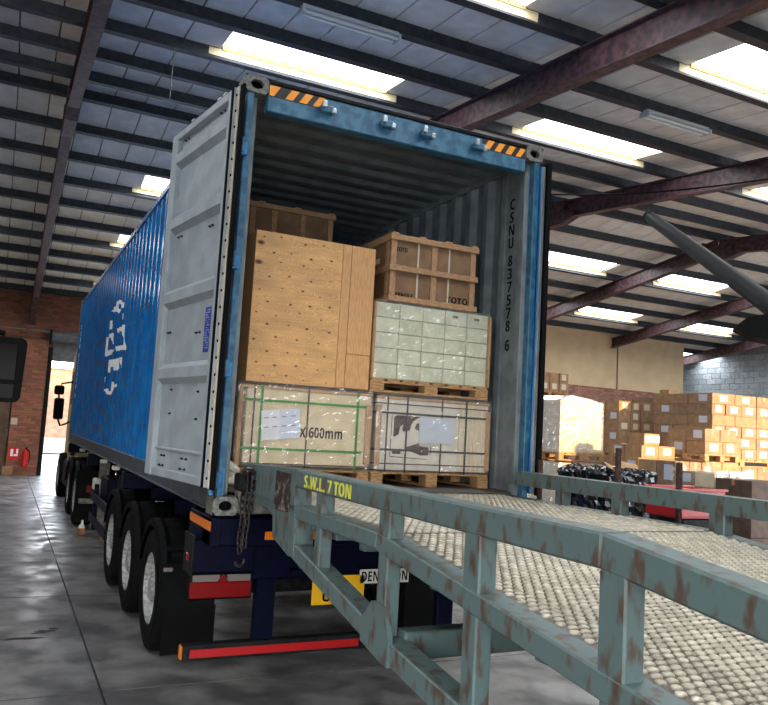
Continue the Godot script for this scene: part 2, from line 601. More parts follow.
func brick_field(parent: Node, x0: float, x1: float, y0: float, y1: float, z: float, holes: Array, tone: Color, seed_: int):
	# one real brick per place, laid in stretcher bond, mortar recessed behind
	var bw := 0.225
	var bh := 0.075
	var xf := []
	var cl := []
	var r := RandomNumberGenerator.new()
	r.seed = seed_
	var row := 0
	var y := y0
	while y < y1 - 0.03:
		var x := x0 - (bw / 2.0 if row % 2 else 0.0)
		while x < x1:
			var a := maxf(x, x0)
			var b := minf(x + bw, x1)
			var hit := false
			var cx := (a + b) / 2.0
			for h in holes:
				if cx > h.position.x and cx < h.end.x and y + bh / 2 > h.position.y and y + bh / 2 < h.end.y:
					hit = true
			if not hit and b - a > 0.05:
				xf.append(Transform3D(Basis.from_scale(Vector3((b - a - 0.011) / 0.214, 1, 1)), Vector3(cx, y + bh / 2, z + r.randf_range(-0.002, 0.003))))
				var k := r.randf_range(0.72, 1.25)
				cl.append(Color(tone.r * k, tone.g * k * r.randf_range(0.9, 1.1), tone.b * k * r.randf_range(0.88, 1.12)))
			x += bw
		y += bh
		row += 1
	var s := st()
	box(s, Vector3.ZERO, Vector3(0.214, 0.064, 0.03), 0.003)
	var mm := MultiMesh.new()
	mm.transform_format = MultiMesh.TRANSFORM_3D
	mm.use_colors = true
	mm.mesh = s.commit()
	mm.instance_count = xf.size()
	for i in xf.size():
		mm.set_instance_transform(i, xf[i])
		mm.set_instance_color(i, cl[i])
	var mi := MultiMeshInstance3D.new()
	mi.multimesh = mm
	mi.material_override = M.brick
	mi.name = "bricks"
	mi.set_meta("kind", "stuff")
	parent.add_child(mi, true)

func build_walls():
	var s: SurfaceTool
	# far wall, brick, with the doorway to the yard
	var zf := -20.4
	var w := struct("wall_far", "red brick end wall with an open doorway to the yard")
	s = st()
	box(s, Vector3(-7.1, 2.7, zf - 0.165), Vector3(13.8, 5.6, 0.3))
	box(s, Vector3(2.6, 4.65, zf - 0.165), Vector3(5.6, 1.7, 0.3))
	box(s, Vector3(10.4, 2.7, zf - 0.165), Vector3(10.0, 5.6, 0.3))
	obj("mortar", s, M.mortar, w)
	brick_field(w, -3.4, -0.2, 0.0, 5.45, zf, [Rect2(-3.4, 0, 2.36, 3.6)], Color(0.20, 0.075, 0.045), 4)
	brick_field(w, -0.2, 5.4, 3.8, 5.45, zf, [], Color(0.20, 0.075, 0.045), 5)
	# brick pier beside the doorway
	var pier := part("pier", w)
	s = st()
	box(s, Vector3(-0.62, 2.0, zf + 0.06), Vector3(0.84, 4.0, 0.11))
	obj("pier_core", s, M.mortar, pier)
	brick_field(pier, -1.04, -0.2, 0.0, 4.0, zf + 0.12, [], Color(0.30, 0.115, 0.065), 6)
	bx("door_post", Vector3(-0.14, 1.9, zf + 0.07), Vector3(0.12, 3.8, 0.2), M.steel_dark, w, 0.006)
	# side door left of the pier
	var d := struct("door_1", "brown timber double door beside the brick pier")
	for k in 2:
		bx("door_leaf", Vector3(-1.6 - k * 1.1, 1.75, zf + 0.04), Vector3(1.07, 3.5, 0.06), M.door_timber, d, 0.005)
		bx("hinge", Vector3(-1.09 - k * 1.1, 1.2, zf + 0.08), Vector3(0.05, 0.2, 0.03), M.steel_grey, d, 0.003)
	# roller shutter wound up over the doorway
	var sh := struct("door_2", "grey roller shutter wound up above the far doorway")
	for k in 7:
		bx("slat", Vector3(2.6, 3.44 + k * 0.085, zf + 0.03 + 0.004 * (k % 2)), Vector3(5.4, 0.09, 0.02), M.shutter, sh, 0.002)
	s = st()
	lathe(s, [[0.0, -2.75], [0.17, -2.75], [0.17, 2.75], [0.0, 2.75]], 20, Transform3D(Basis(Vector3.FORWARD, PI / 2), Vector3(2.6, 4.12, zf + 0.2)))
	obj("roller", s, M.shutter, sh)
	bx("bracket", Vector3(-0.18, 4.1, zf + 0.18), Vector3(0.06, 0.42, 0.36), M.steel_dark, sh, 0.01)
	# beige rendered wall over brick, right of the container
	var b := struct("wall_back", "beige rendered upper wall over a band of red brick")
	var zb := -16.9
	s = st()
	box(s, Vector3(13.75, 2.95, zb - 0.17), Vector3(16.7, 5.9, 0.3))
	obj("wall_core", s, M.mortar, b)
	for q in [[5.4, 10.0], [10.0, 14.4], [14.4, 18.75], [18.8, 22.1]]:
		bx("render_panel", Vector3((q[0] + q[1]) / 2, 4.88, zb + 0.012), Vector3(q[1] - q[0] - 0.02, 2.0, 0.06), M.render, b, 0.004)
	brick_field(b, 13.5, 22.1, 1.2, 3.88, zb, [], Color(0.26, 0.13, 0.095), 8)
	# recess beyond the beige wall
	var c := struct("wall_recess", "plain grey recess wall beyond the beige wall")
	s = st()
	box(s, Vector3(23.5, 3.0, -24.2), Vector3(3.0, 6.4, 0.3))
	box(s, Vector3(21.95, 2.9, -20.6), Vector3(0.3, 5.8, 7.0))
	box(s, Vector3(5.35, 2.8, -18.6), Vector3(0.3, 5.6, 3.2))
	obj("plain_wall", s, M.greywall, c)
	for k in 3:
		bx("rail", Vector3(23.4, 3.9 + k * 0.55, -24.0), Vector3(2.6, 0.05, 0.05), M.steel_grey, c, 0.005)
	# grey blockwork wall on the right
	var g := struct("wall_right", "grey concrete block side wall with blocks tinted for bluish door light")
	s = st()
	box(s, Vector3(24.95, 3.5, -10.5), Vector3(0.3, 7.4, 27.6))
	obj("wall_core", s, M.greywall, g)
	var rr := RandomNumberGenerator.new()
	rr.seed = 13
	for j in 15:
		for i in 19:
			var zz := -22.6 + i * 0.45 + (0.225 if j % 2 else 0.0)
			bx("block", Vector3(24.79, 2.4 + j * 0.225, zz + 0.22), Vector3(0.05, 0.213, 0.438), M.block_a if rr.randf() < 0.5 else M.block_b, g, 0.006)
	# walls around the rest of the building, behind and beside the photographer
	var o := struct("wall_left", "plain grey side wall")
	s = st()
	box(s, Vector3(-14.15, 3.5, -5.5), Vector3(0.3, 7.4, 30.4))
	obj("plain_wall", s, M.greywall, o)
	var nw := struct("wall_near", "unseen wall behind the photographer, its solid stretch and two doorways shaped for the light")
	s = st()
	for q in [[-14.0, -12.6], [-6.0, -5.4], [1.0, 9.5]]:  # long solid stretch added to keep sun off cargo and ramp
		box(s, Vector3((q[0] + q[1]) / 2.0, 2.65, 9.15), Vector3(q[1] - q[0], 5.3, 0.3))
	box(s, Vector3(-5.8, 4.2, 9.15), Vector3(13.6, 2.2, 0.3))
	box(s, Vector3(9.65, 2.9, 6.1), Vector3(0.3, 6.2, 6.2))
	# right-hand bay: open loading front
	for q in [[9.5, 10.0], [18.0, 18.6], [24.2, 24.8]]:
		box(s, Vector3((q[0] + q[1]) / 2.0, 2.95, 3.15), Vector3(q[1] - q[0], 5.9, 0.3))
	box(s, Vector3(17.2, 5.72, 3.15), Vector3(15.4, 0.4, 0.3))
	obj("plain_wall", s, M.greywall, nw)
	# wall fittings on the pier
	var sg := thing("fire_sign", "red fire extinguisher sign with white symbol on the brick pier", "sign", Vector3(-0.86, 0.62, zf + 0.14))
	bx("sign_board", Vector3.ZERO, Vector3(0.30, 0.36, 0.012), M.sign_red, sg, 0.003)
	bx("symbol", Vector3(-0.05, 0.02, 0.008), Vector3(0.07, 0.2, 0.006), M.white_print, sg)
	bx("symbol", Vector3(0.06, -0.05, 0.008), Vector3(0.11, 0.05, 0.006), M.white_print, sg)
	bx("symbol", Vector3(0.09, 0.06, 0.008), Vector3(0.05, 0.14, 0.006), M.white_print, sg)
	var fe := thing("fire_extinguisher", "red fire extinguisher hung on the brick pier beside its sign", "extinguisher", Vector3(-0.55, 0.25, zf + 0.24))
	s = st()
	lathe(s, [[0.0, 0.0], [0.075, 0.0], [0.085, 0.02], [0.085, 0.40], [0.06, 0.47], [0.03, 0.49], [0.03, 0.53], [0.0, 0.53]], 18, Transform3D.IDENTITY)
	obj("cylinder", s, M.sign_red, fe)
	s = st()
	box(s, Vector3(0.02, 0.55, 0.02), Vector3(0.04, 0.04, 0.14), 0.005)
	obj("valve", s, M.steel_dark, fe)
	s = st()
	tube(s, [Vector3(0, 0.53, 0.05), Vector3(0.1, 0.45, 0.03), Vector3(0.12, 0.25, 0.0), Vector3(0.1, 0.12, 0.0)], 0.013, 8)
	obj("hose", s, M.rubber, fe)
	s = st()
	box(s, Vector3.ZERO, Vector3(0.17, 0.2, 0.01), 0.002)
	var nt := obj("wall_notice", s, M.paper, self, Vector3(-0.93, 1.55, zf + 0.14))
	tag(nt, "small white paper notice on the brick pier above the fire sign", "notice")
	carton_at("carton", "small brown carton on the floor at the foot of the brick pier", "carton", Vector3(-0.98, 0.0, zf + 0.36), Vector3(0.28, 0.26, 0.26), "board_c", "", [])
	s = st()
	tube(s, [Vector3(-6, 4.24, zf + 0.3), Vector3(-0.4, 4.24, zf + 0.3), Vector3(0.9, 4.1, zf + 0.42)], 0.028, 8)
	var cd := obj("conduit", s, M.steel_grey)
	tag(cd, "pale grey conduit running along the top of the brick pier", "pipe")
	# building across the yard
	var bl := thing("brick_building", "sunlit orange brick building across the yard seen through the doorway", "building", Vector3(2, 0, -34))
	s = st()
	box(s, Vector3(0, 1.95, -1), Vector3(16, 3.9, 2))
	obj("wall", s, M.facade, bl)
	bx("coping", Vector3(0, 3.93, -0.95), Vector3(16.2, 0.1, 2.1), M.render, bl, 0.01)
	bx("plinth", Vector3(0, 0.35, 0.06), Vector3(16, 0.7, 0.1), M.render, bl, 0.01)
	for k in 4:
		bx("window", Vector3(-5.5 + k * 3.4, 2.0, 0.03), Vector3(1.2, 1.2, 0.06), M.glass_dark, bl, 0.01)

func slope_basis(near: bool) -> Basis:
	return Basis(Vector3.RIGHT, atan(NEAR_S) if near else -atan(FAR_S))

func build_roof():
	var s: SurfaceTool
	var near := slope_basis(true)
	var far := slope_basis(false)
	var c := struct("ceiling", "dark pitched warehouse roof lined with grey boards")
	# outer roof sheets (light-tight)
	s = st()
	for q in [[-14.3, 9.8, 9.6], [9.5, 25.2, 3.4]]:
		var y0 := SHEET + 0.12
		var y1 := roof_y(q[2]) + 0.12
		var pts := PackedVector2Array([Vector2(RIDGE, y0), Vector2(q[2], y1), Vector2(q[2], y1 + 0.15), Vector2(RIDGE, y0 + 0.15)])
		prism(s, pts, Transform3D(Basis(Vector3(0, 0, 1), Vector3.UP, Vector3(-1, 0, 0)), Vector3(q[1], 0, 0)), q[1] - q[0])
	var yf := roof_y(-24.6) + 0.12
	prism(s, PackedVector2Array([Vector2(-24.6, yf), Vector2(RIDGE, SHEET + 0.12), Vector2(RIDGE, SHEET + 0.27), Vector2(-24.6, yf + 0.15)]), Transform3D(Basis(Vector3(0, 0, 1), Vector3.UP, Vector3(-1, 0, 0)), Vector3(25.2, 0, 0)), 39.5)
	obj("outer_roof", s, M.deckroof, c)
	# purlins
	var pz := []
	var z := -7.22
	while z < 9.0:
		pz.append(z)
		z += 1.125
	var pzf := []
	z = -8.25 - 1.146
	while z > -24.0:
		pzf.append(z)
		z -= 1.146
	pzf.append(-8.25)
	pz.sort()
	pzf.sort()
	var pu := struct("trim_purlins", "dark steel roof purlins running across the building")
	for zz in pz + pzf:
		var bs: Basis = near if zz > RIDGE else far
		var x1: float = 24.7 if zz < 3.2 else 9.4
		bx("purlin", Vector3((x1 - 14.0) / 2.0, roof_y(zz) - 0.05, zz), Vector3(x1 + 14.0, 0.24, 0.065), M.purlin, pu, 0.005, bs)
		bx("purlin_flange", Vector3((x1 - 14.0) / 2.0, roof_y(zz) - 0.168, zz + (0.045 if zz > RIDGE else 0.045)), Vector3(x1 + 14.0, 0.012, 0.11), M.purlin, pu, 0.0, bs)
	# rafters (portal frames), with haunch plates at the ridge
	for i in BAYS.size():
		var x: float = BAYS[i]
		var rf := thing("roof_beam", "maroon steel roof beam %s" % ["over the lorry side, two bays from the brick pier", "above the parked red lorry", "ending above the brick pier", "crossing over the container's open end", "next beyond the container's open end", "second beyond the container's open end", "meeting the beige wall at its joint", "just past the end of the beige wall"][i], "roof beam", Vector3(x, 0, 0), "maroon roof beams")
		var zn := 9.0 if x < 9.0 else 3.0
		if is_equal_approx(x, 9.5):
			zn = 3.0
		for side in [[RIDGE, zn], [RIDGE, -20.3 if x < 5.5 else (-16.9 if x < 22.5 else -24.0)]]:
			var za: float = side[0]
			var zb: float = side[1]
			var drop := 0.17
			var a := Vector3(0, roof_y(za) - drop, za)
			var b := Vector3(0, roof_y(zb) - drop, zb)
			s = st()
			beam(s, a + Vector3(0, -0.18, 0), b + Vector3(0, -0.18, 0), 0.014, 0.34)
			obj("web", s, M.rafter, rf)
			s = st()
			beam(s, a + Vector3(0, -0.01, 0), b + Vector3(0, -0.01, 0), 0.17, 0.018, 0.003)
			obj("flange", s, M.rafter, rf)
			s = st()
			beam(s, a + Vector3(0, -0.355, 0), b + Vector3(0, -0.355, 0), 0.17, 0.018, 0.003)
			obj("flange", s, M.rafter, rf)
		# apex haunch
		var yb := SHEET - 0.17 - 0.36
		var pts := PackedVector2Array([Vector2(-0.75, yb + 0.02), Vector2(-0.75, yb - 0.08), Vector2(-0.35, yb - 0.16), Vector2(0.35, yb - 0.16), Vector2(0.75, yb - 0.07), Vector2(0.75, yb + 0.02)])
		s = st()
		prism(s, pts, Transform3D(Basis(Vector3(0, 0, 1), Vector3.UP, Vector3(-1, 0, 0)), Vector3(0.09, 0, RIDGE)), 0.18)
		obj("haunch", s, M.rafter, rf)
		for dz in [-0.42, 0.42]:
			bx("joint_plate", Vector3(0, SHEET - 0.40, RIDGE + dz), Vector3(0.19, 0.46, 0.02), M.rafter, rf, 0.003)
		if x > -6.5 and x < 0:
			s = st()
			var ez := -20.25 if x < 5.5 else -18.4
			prism(s, PackedVector2Array([Vector2(0, roof_y(ez) - 0.5), Vector2(0, roof_y(ez) - 1.0), Vector2(1.5, roof_y(ez + 1.5) - 0.5)]), Transform3D(Basis(Vector3(0, 0, 1), Vector3.UP, Vector3(-1, 0, 0)), Vector3(0.07, 0, ez)), 0.14)
			obj("eave_bracket", s, M.rafter, rf)
	# lining boards between the purlins, skylights where the photo shows them
	var sky_x := [-3.4, 2.1, 6.9, 12.1, 16.6, 21.2]
	var sky_rows := [-4.97, -1.595, 1.78, 5.155, -11.688, -15.126, -18.564, -22.002]
	var panels := []
	var all := pz + pzf
	all.sort()
	all.append(9.5)
	for i in all.size() - 1:
		var z0: float = all[i]
		var z1: float = all[i + 1]
		var zm := (z0 + z1) / 2.0
		var is_sky := false
		for q in sky_rows:
			if absf(q - z0) < 0.1:
				is_sky = true
		var x := -14.0
		while x < (24.5 if z0 < 2.6 else 9.0):
			var skip := false
			if is_sky:
				for q in sky_x + ([23.45] if z0 < -18.0 else []):
					if absf(x + 0.24 - q) < 1.22:
						skip = true
			if not skip:
				panels.append([x + 0.24, zm, z1 - z0 - 0.02])
			x += 0.48
	var eye := Vector3(2.2, 6.3, -3.5)
	panels.sort_custom(func(a, b): return Vector2(a[0] - eye.x, a[1] - eye.z).length() < Vector2(b[0] - eye.x, b[1] - eye.z).length())
	var rest := st()
	for i in panels.size():
		var p: Array = panels[i]
		var bs: Basis = near if p[1] > RIDGE else far
		var ce := Vector3(p[0], roof_y(p[1]) + 0.02 + rng.randf_range(-0.003, 0.003), p[1])
		if i < 300:
			bx("lining_board", ce, Vector3(0.462, 0.03, snappedf(p[2], 0.001)), M.lining if rng.randf() < 0.6 else M.lining_warm, c, 0.004, bs)
		else:
			box(rest, ce, Vector3(0.462, 0.03, p[2]), 0.0, bs)
	obj("lining_boards", rest, M.lining_warm, c).set_meta("kind", "stuff")
	# skylights
	var sheet := st()
	var n := 96
	var ln := 1.06
	for k in n:
		var xa := -1.2 + 2.4 * k / n
		var xb := -1.2 + 2.4 * (k + 1) / n
		var ya := 0.025 * sin(xa * TAU / 0.2)
		var yb2 := 0.025 * sin(xb * TAU / 0.2)
		quad(sheet, Vector3(xa, ya, -ln / 2), Vector3(xb, yb2, -ln / 2), Vector3(xb, yb2, ln / 2), Vector3(xa, ya, ln / 2), Vector3.DOWN)
		quad(sheet, Vector3(xa, ya + 0.004, -ln / 2), Vector3(xb, yb2 + 0.004, -ln / 2), Vector3(xb, yb2 + 0.004, ln / 2), Vector3(xa, ya + 0.004, ln / 2), Vector3.UP)
	var sheet_mesh := sheet.commit()
	var fil := st()
	var fp := PackedVector2Array()
	fp.append(Vector2(-1.2, -0.03))
	for k in 49:
		var xx := -1.2 + 2.4 * k / 48.0
		fp.append(Vector2(xx, 0.012 + 0.03 * sin(xx * TAU / 0.2)))
	fp.append(Vector2(1.2, -0.03))
	prism(fil, fp, Transform3D.IDENTITY, 0.03)
	var fil_mesh := fil.commit()
	var nwin := 0
	for r in sky_rows:
		for q in sky_x + ([23.45] if r < -18.0 else []):
			if r > 2.0 and q > 9.0:
				continue
			if r < -20.0 or r > -12 and r < -8 and q > 26:
				continue
			if r < -16.0 and q > 5.0 and q < 22.0:
				continue
			var zm: float = r + (0.5625 if r > RIDGE else 0.573)
			var bs: Basis = near if zm > RIDGE else far
			nwin += 1
			var sl := struct("window_%d" % nwin, "bright corrugated translucent skylight sheet set between the roof purlins", Vector3(q, roof_y(zm) + 0.035, zm))
			sl.basis = bs
			obj("glazing_light_sheet", sheet_mesh, M.skylight_glow, sl)
			obj("filler_strip", fil_mesh, M.filler, sl, Vector3(0, -0.03, -0.535))
			bx("sunlit_purlin_board", Vector3(0, -0.09, -0.526 if zm > RIDGE else -0.536), Vector3(2.75, 0.10, 0.014), M.sunlit_cream, sl, 0.003)  # added board, its cream colour imitates the lit purlin face
			var al := AreaLight3D.new()
			al.name = "daylight"
			al.area_size = Vector2(2.36, 0.98)
			al.light_color = Color(0.97, 0.98, 1.0)
			al.light_energy = 3.6
			al.shadow_enabled = true
			sl.add_child(al)
			al.position = Vector3(0, -0.06, 0)
			al.rotation.x = -PI / 2
	# fluorescent battens (switched off)
	for q in [[1.78, "under the roof above the container's open end"], [6.65, "under the roof right of the container"]]:
		var t := thing("strip_light", "white twin tube strip light " + q[1], "strip light", Vector3(q[0], roof_y(-2.72) - 0.20, -2.66), "strip lights")
		t.basis = near
		bx("tray", Vector3(0, 0, 0), Vector3(1.15, 0.05, 0.1), M.fitting, t, 0.008)
		bx("reflector", Vector3(0, -0.03, 0), Vector3(1.15, 0.012, 0.2), M.fitting, t, 0.003)
		for dz in [-0.05, 0.05]:
			s = st()
			rod(s, Vector3(-0.55, -0.06, dz), Vector3(0.55, -0.06, dz), 0.02, 10)
			obj("tube", s, M.diffuser, t)
		for dx in [-0.57, 0.57]:
			bx("end_cap", Vector3(dx, -0.045, 0), Vector3(0.03, 0.07, 0.18), M.fitting, t, 0.005)

# ------------------------------------------------------------------ container
func corr_depth(t: float) -> float:
	# trapezoidal corrugation: 0 outside, 0.036 inside, period 0.278
	var p := fposmod(t, 0.278)
	if p < 0.072:
		return 0.0
	if p < 0.14:
		return 0.036 * (p - 0.072) / 0.068
	if p < 0.21:
		return 0.036
	return 0.036 * (0.278 - p) / 0.068

func corr_breaks(a: float, b: float) -> Array:
	var r := [a]
	var k := floori(a / 0.278)
	while k * 0.278 < b:
		for q in [0.0, 0.072, 0.14, 0.21]:
			var v: float = k * 0.278 + q
			if v > a + 0.002 and v < b - 0.002:
				r.append(v)
		k += 1
	r.append(b)
	return r

func build_container():
	var s: SurfaceTool
	var c := thing("shipping_container", "blue corrugated shipping container on a trailer with its rear doors open", "container", Vector3(0, HB, 0))
	# corner castings with their oval holes
	var cs := Vector3(0.162, 0.118, 0.178)
	for x in [0.0, CW - cs.x]:
		for y in [0.0, CH - cs.y]:
			for z in [-CL, -cs.z]:
				var k := part("corner_casting", c, Vector3(x, y, z))
				casting(k, cs, z > -1.0, x < 0.1)
	# posts
	for x in [0.0, CW - 0.1]:
		var inner: float = x + 0.045 if x < 0.1 else x + 0.055
		bx("corner_post", Vector3(x + 0.05, CH / 2, -CL + 0.08), Vector3(0.1, CH - 0.236, 0.16), M.blue_frame, c, 0.006)
		var p := part("corner_post", c)
		s = st()
		box(s, Vector3(inner, CH / 2, -0.06), Vector3(0.05, CH - 0.236, 0.10), 0.006)
		obj("outer_channel", s, M.blue_frame, p)
		s = st()
		box(s, Vector3(0.085 if x < 0.1 else CW - 0.085, CH / 2, -0.11), Vector3(0.05, CH - 0.236, 0.07), 0.006)
		obj("inner_channel", s, M.inner, p)
		for q in [0.22, 0.92, 1.62, 2.38]:
			if x > 1.0:
				continue
			bx("hinge_lug", Vector3(x + (0.01 if x < 0.1 else 0.085), q, 0.004), Vector3(0.075 if x < 0.1 else 0.03, 0.10, 0.03), M.blue_lug if x < 0.1 else M.blue_frame, p, 0.008)
			s = st()
			rod(s, Vector3(x + (-0.025 if x < 0.1 else 0.1), q - 0.09, 0.02), Vector3(x + (-0.025 if x < 0.1 else 0.1), q + 0.09, 0.02), 0.014, 10)
			obj("hinge_pin", s, M.blue_lug, p)
	# header and sill
	s = st()
	box(s, Vector3(CW / 2, CH - 0.125, -0.05), Vector3(CW - 0.32, 0.19, 0.08), 0.006)
	var hd := obj("header_beam", s, M.blue_frame, c)
	bx("gutter", Vector3(CW / 2, CH - 0.018, -0.05), Vector3(CW - 0.32, 0.03, 0.11), M.steel_dark, hd, 0.004)
	for x in [0.58, 1.04, 1.37, 1.82]:
		var kp := part("lock_keeper", c, Vector3(x, CH - 0.125, 0.0))
		bx("keeper_body", Vector3(0, 0, 0.02), Vector3(0.11, 0.05, 0.05), M.blue_frame, kp, 0.008)
		bx("keeper_jaw", Vector3(-0.035, 0.02, 0.05), Vector3(0.03, 0.05, 0.04), M.zinc, kp, 0.006)
		bx("keeper_jaw", Vector3(0.04, -0.012, 0.045), Vector3(0.03, 0.04, 0.03), M.zinc, kp, 0.006)
	for side in 2:
		var hz := part("hazard_tape", c)
		var x0 := 0.17 if side == 0 else CW - 0.17 - 0.40
		s = st()
		box(s, Vector3(x0 + 0.2, CH - 0.075, -0.0085), Vector3(0.40, 0.082, 0.003))
		obj("black_ground", s, M.hazard_black, hz)
		for k in 4:
			s = st()
			var xa := x0 + 0.01 + k * 0.1
			var pts := PackedVector2Array([Vector2(xa, 0), Vector2(xa + 0.055, 0), Vector2(xa + 0.1, 0.072), Vector2(xa + 0.045, 0.072)])
			if k == 0 and side == 0:
				pts = PackedVector2Array([Vector2(xa - 0.01, 0.0), Vector2(xa + 0.02, 0), Vector2(xa + 0.065, 0.072), Vector2(xa - 0.01, 0.072)])
			if k == 3:
				pts = PackedVector2Array([Vector2(xa, 0), Vector2(xa + 0.045, 0), Vector2(xa + 0.085, 0.06), Vector2(xa + 0.085, 0.072), Vector2(xa + 0.045, 0.072)])
			prism(s, pts, Transform3D(Basis.IDENTITY, Vector3(0, CH - 0.111, -0.0075)), 0.0025)
			obj("yellow_stripe", s, M.hazard_yellow, hz)
	bx("door_sill", Vector3(CW / 2, 0.085, -0.05), Vector3(CW - 0.32, 0.15, 0.09), M.steel_grey, c, 0.008)
	# rails
	for x in [0.03, CW - 0.03]:
		bx("bottom_rail", Vector3(x, 0.1, -CL / 2), Vector3(0.05, 0.16, CL - 0.36), M.rail_grey, c, 0.006)
		bx("rail_lip", Vector3(x + (-0.02 if x < 1 else 0.02), 0.03, -CL / 2), Vector3(0.05, 0.012, CL - 0.36), M.rail_grey, c, 0.003)
		bx("top_rail", Vector3(0.012 if x < 1 else CW - 0.012, CH - 0.06, -CL / 2), Vector3(0.024, 0.06, CL - 0.36), M.blue, c, 0.004)
		bx("inner_rail", Vector3(0.045 if x < 1 else CW - 0.045, CH - 0.06, -CL / 2), Vector3(0.038, 0.07, CL - 0.36), M.inner, c, 0.004)
	bx("front_rail", Vector3(CW / 2, CH - 0.06, -CL + 0.03), Vector3(CW - 0.32, 0.08, 0.06), M.blue, c, 0.005)
	bx("front_rail", Vector3(CW / 2, 0.08, -CL + 0.05), Vector3(CW - 0.32, 0.16, 0.1), M.blue, c, 0.005)
	# corrugated sides: outer blue, inner grey
	var za := 0.16
	var zb := CL - 0.16
	var br := corr_breaks(za, zb)
	for side in 2:
		var so := st()
		var si := st()
		for i in br.size() - 1:
			var a: float = br[i]
			var b: float = br[i + 1]
			var da := 0.014 + corr_depth(a)
			var db := 0.014 + corr_depth(b)
			var sg := 1.0 if side == 0 else -1.0
			var x0 := 0.0 if side == 0 else CW
			var out := Vector3(-sg, 0, 0)
			quad(so, Vector3(x0 + sg * da, 0.17, -a), Vector3(x0 + sg * db, 0.17, -b), Vector3(x0 + sg * db, CH - 0.08, -b), Vector3(x0 + sg * da, CH - 0.08, -a), out)
			quad(si, Vector3(x0 + sg * (da + 0.004), 0.17, -a), Vector3(x0 + sg * (db + 0.004), 0.17, -b), Vector3(x0 + sg * (db + 0.004), CH - 0.08, -b), Vector3(x0 + sg * (da + 0.004), CH - 0.08, -a), -out)
		obj("side_panel", so, M.blue, c)
		obj("inner_lining", si, M.inner, c)
	# roof and front, corrugated
	var ro := st()
	var ri := st()
	br = corr_breaks(0.1, CL - 0.05)
	for i in br.size() - 1:
		var a: float = br[i]
		var b: float = br[i + 1]
		var ha := CH - 0.03 - 0.6 * corr_depth(a)
		var hb := CH - 0.03 - 0.6 * corr_depth(b)
		quad(ro, Vector3(0.04, ha, -a), Vector3(0.04, hb, -b), Vector3(CW - 0.04, hb, -b), Vector3(CW - 0.04, ha, -a), Vector3.UP)
		quad(ri, Vector3(0.04, ha - 0.004, -a), Vector3(0.04, hb - 0.004, -b), Vector3(CW - 0.04, hb - 0.004, -b), Vector3(CW - 0.04, ha - 0.004, -a), Vector3.DOWN)
	obj("roof_panel", ro, M.blue, c)
	obj("ceiling_lining", ri, M.inner, c)
	var fo := st()
	br = corr_breaks(0.1, CW - 0.1)
	for i in br.size() - 1:
		var a: float = br[i]
		var b: float = br[i + 1]
		var fz := -CL + 0.02
		quad(fo, Vector3(a, 0.12, fz + corr_depth(a)), Vector3(b, 0.12, fz + corr_depth(b)), Vector3(b, CH - 0.06, fz + corr_depth(b)), Vector3(a, CH - 0.06, fz + corr_depth(a)), Vector3.FORWARD)
	obj("front_panel", fo, M.blue, c)
	# floor: plywood on cross members
	bx("floor_board", Vector3(CW / 2, 0.155, -CL / 2), Vector3(CW - 0.12, 0.03, CL - 0.2), M.floor_ply, c)
	for k in 30:
		bx("cross_member", Vector3(CW / 2, 0.08, -0.5 - k * 0.38), Vector3(CW - 0.12, 0.12, 0.045), M.rail_grey, c)
	# white emblem on the side, printed along the corrugation
	var emb := [
		[-6.33,3.39, -6.06,3.44, -5.83,3.41, -5.45,3.32, -5.45,3.27, -5.62,3.27, -5.60,3.31, -5.90,3.37, -5.98,3.32, -5.79,3.28, -5.83,3.23, -6.06,3.27, -6.24,3.32, -6.41,3.31, -6.72,3.36],
		[-5.53,3.20, -5.35,3.13, -5.38,3.08, -5.53,3.12],
		[-6.75,3.22, -6.60,3.22, -6.62,3.15, -6.39,3.14, -6.42,3.08, -6.92,3.11],
		[-5.86,3.03, -5.45,3.02, -5.45,3.04, -5.14,3.01, -4.93,2.68, -5.12,2.69, -5.33,2.96, -5.82,2.97],
		[-5.86,2.79, -5.20,2.76, -5.13,2.70, -5.81,2.72],
		[-7.11,2.76, -7.18,2.95, -7.02,3.01, -6.76,2.99, -6.90,2.90, -6.87,2.79, -6.43,2.79, -6.08,2.76, -6.15,2.71, -6.91,2.72],
		[-6.72,3.03, -6.23,3.01, -6.10,2.84, -6.34,2.87, -6.44,2.96, -6.68,2.97],
		[-6.54,2.65, -6.05,2.63, -5.97,2.53, -6.26,2.53, -6.21,2.46, -6.44,2.47],
		[-5.94,2.62, -5.73,2.62, -5.62,2.47, -5.83,2.47],
		[-5.67,2.62, -5.37,2.61, -5.28,2.47, -5.56,2.46],
		[-5.34,2.61, -5.11,2.62, -5.21,2.55, -5.03,2.47, -5.22,2.48],
		[-6.91,2.42, -6.67,2.42, -6.73,2.34, -6.86,2.35],
		[-6.73,2.24, -6.44,2.25, -6.09,2.20, -5.86,2.33, -5.73,2.29, -5.82,2.23, -5.50,2.29, -5.41,2.26, -5.81,2.21, -5.84,2.15, -6.27,2.16, -6.60,2.19]]
	var ep := part("side_emblem", c)
	for q in emb:
		s = st()
		var pts := PackedVector2Array()
		for k in range(0, q.size(), 2):
			pts.append(Vector2(-q[k], q[k + 1] - HB))
		print_on_side(s, pts)
		obj("emblem_shape", s, M.white_print, ep)
	# small white marks at the front end and container number inside
	var mk := part("side_marks", c)
	var letters := "CSNU8375786"
	for i in letters.length():
		lettering("mark", letters[i], 0.09, M.white_print, mk, Transform3D(Basis(Vector3(0, 0, 1), Vector3.UP, Vector3(-1, 0, 0)), Vector3(0.011, 2.3 - i * 0.125 - (0.06 if i > 3 else 0.0) - (0.06 if i > 9 else 0.0), -11.72)))
	var nb := part("container_number", c)
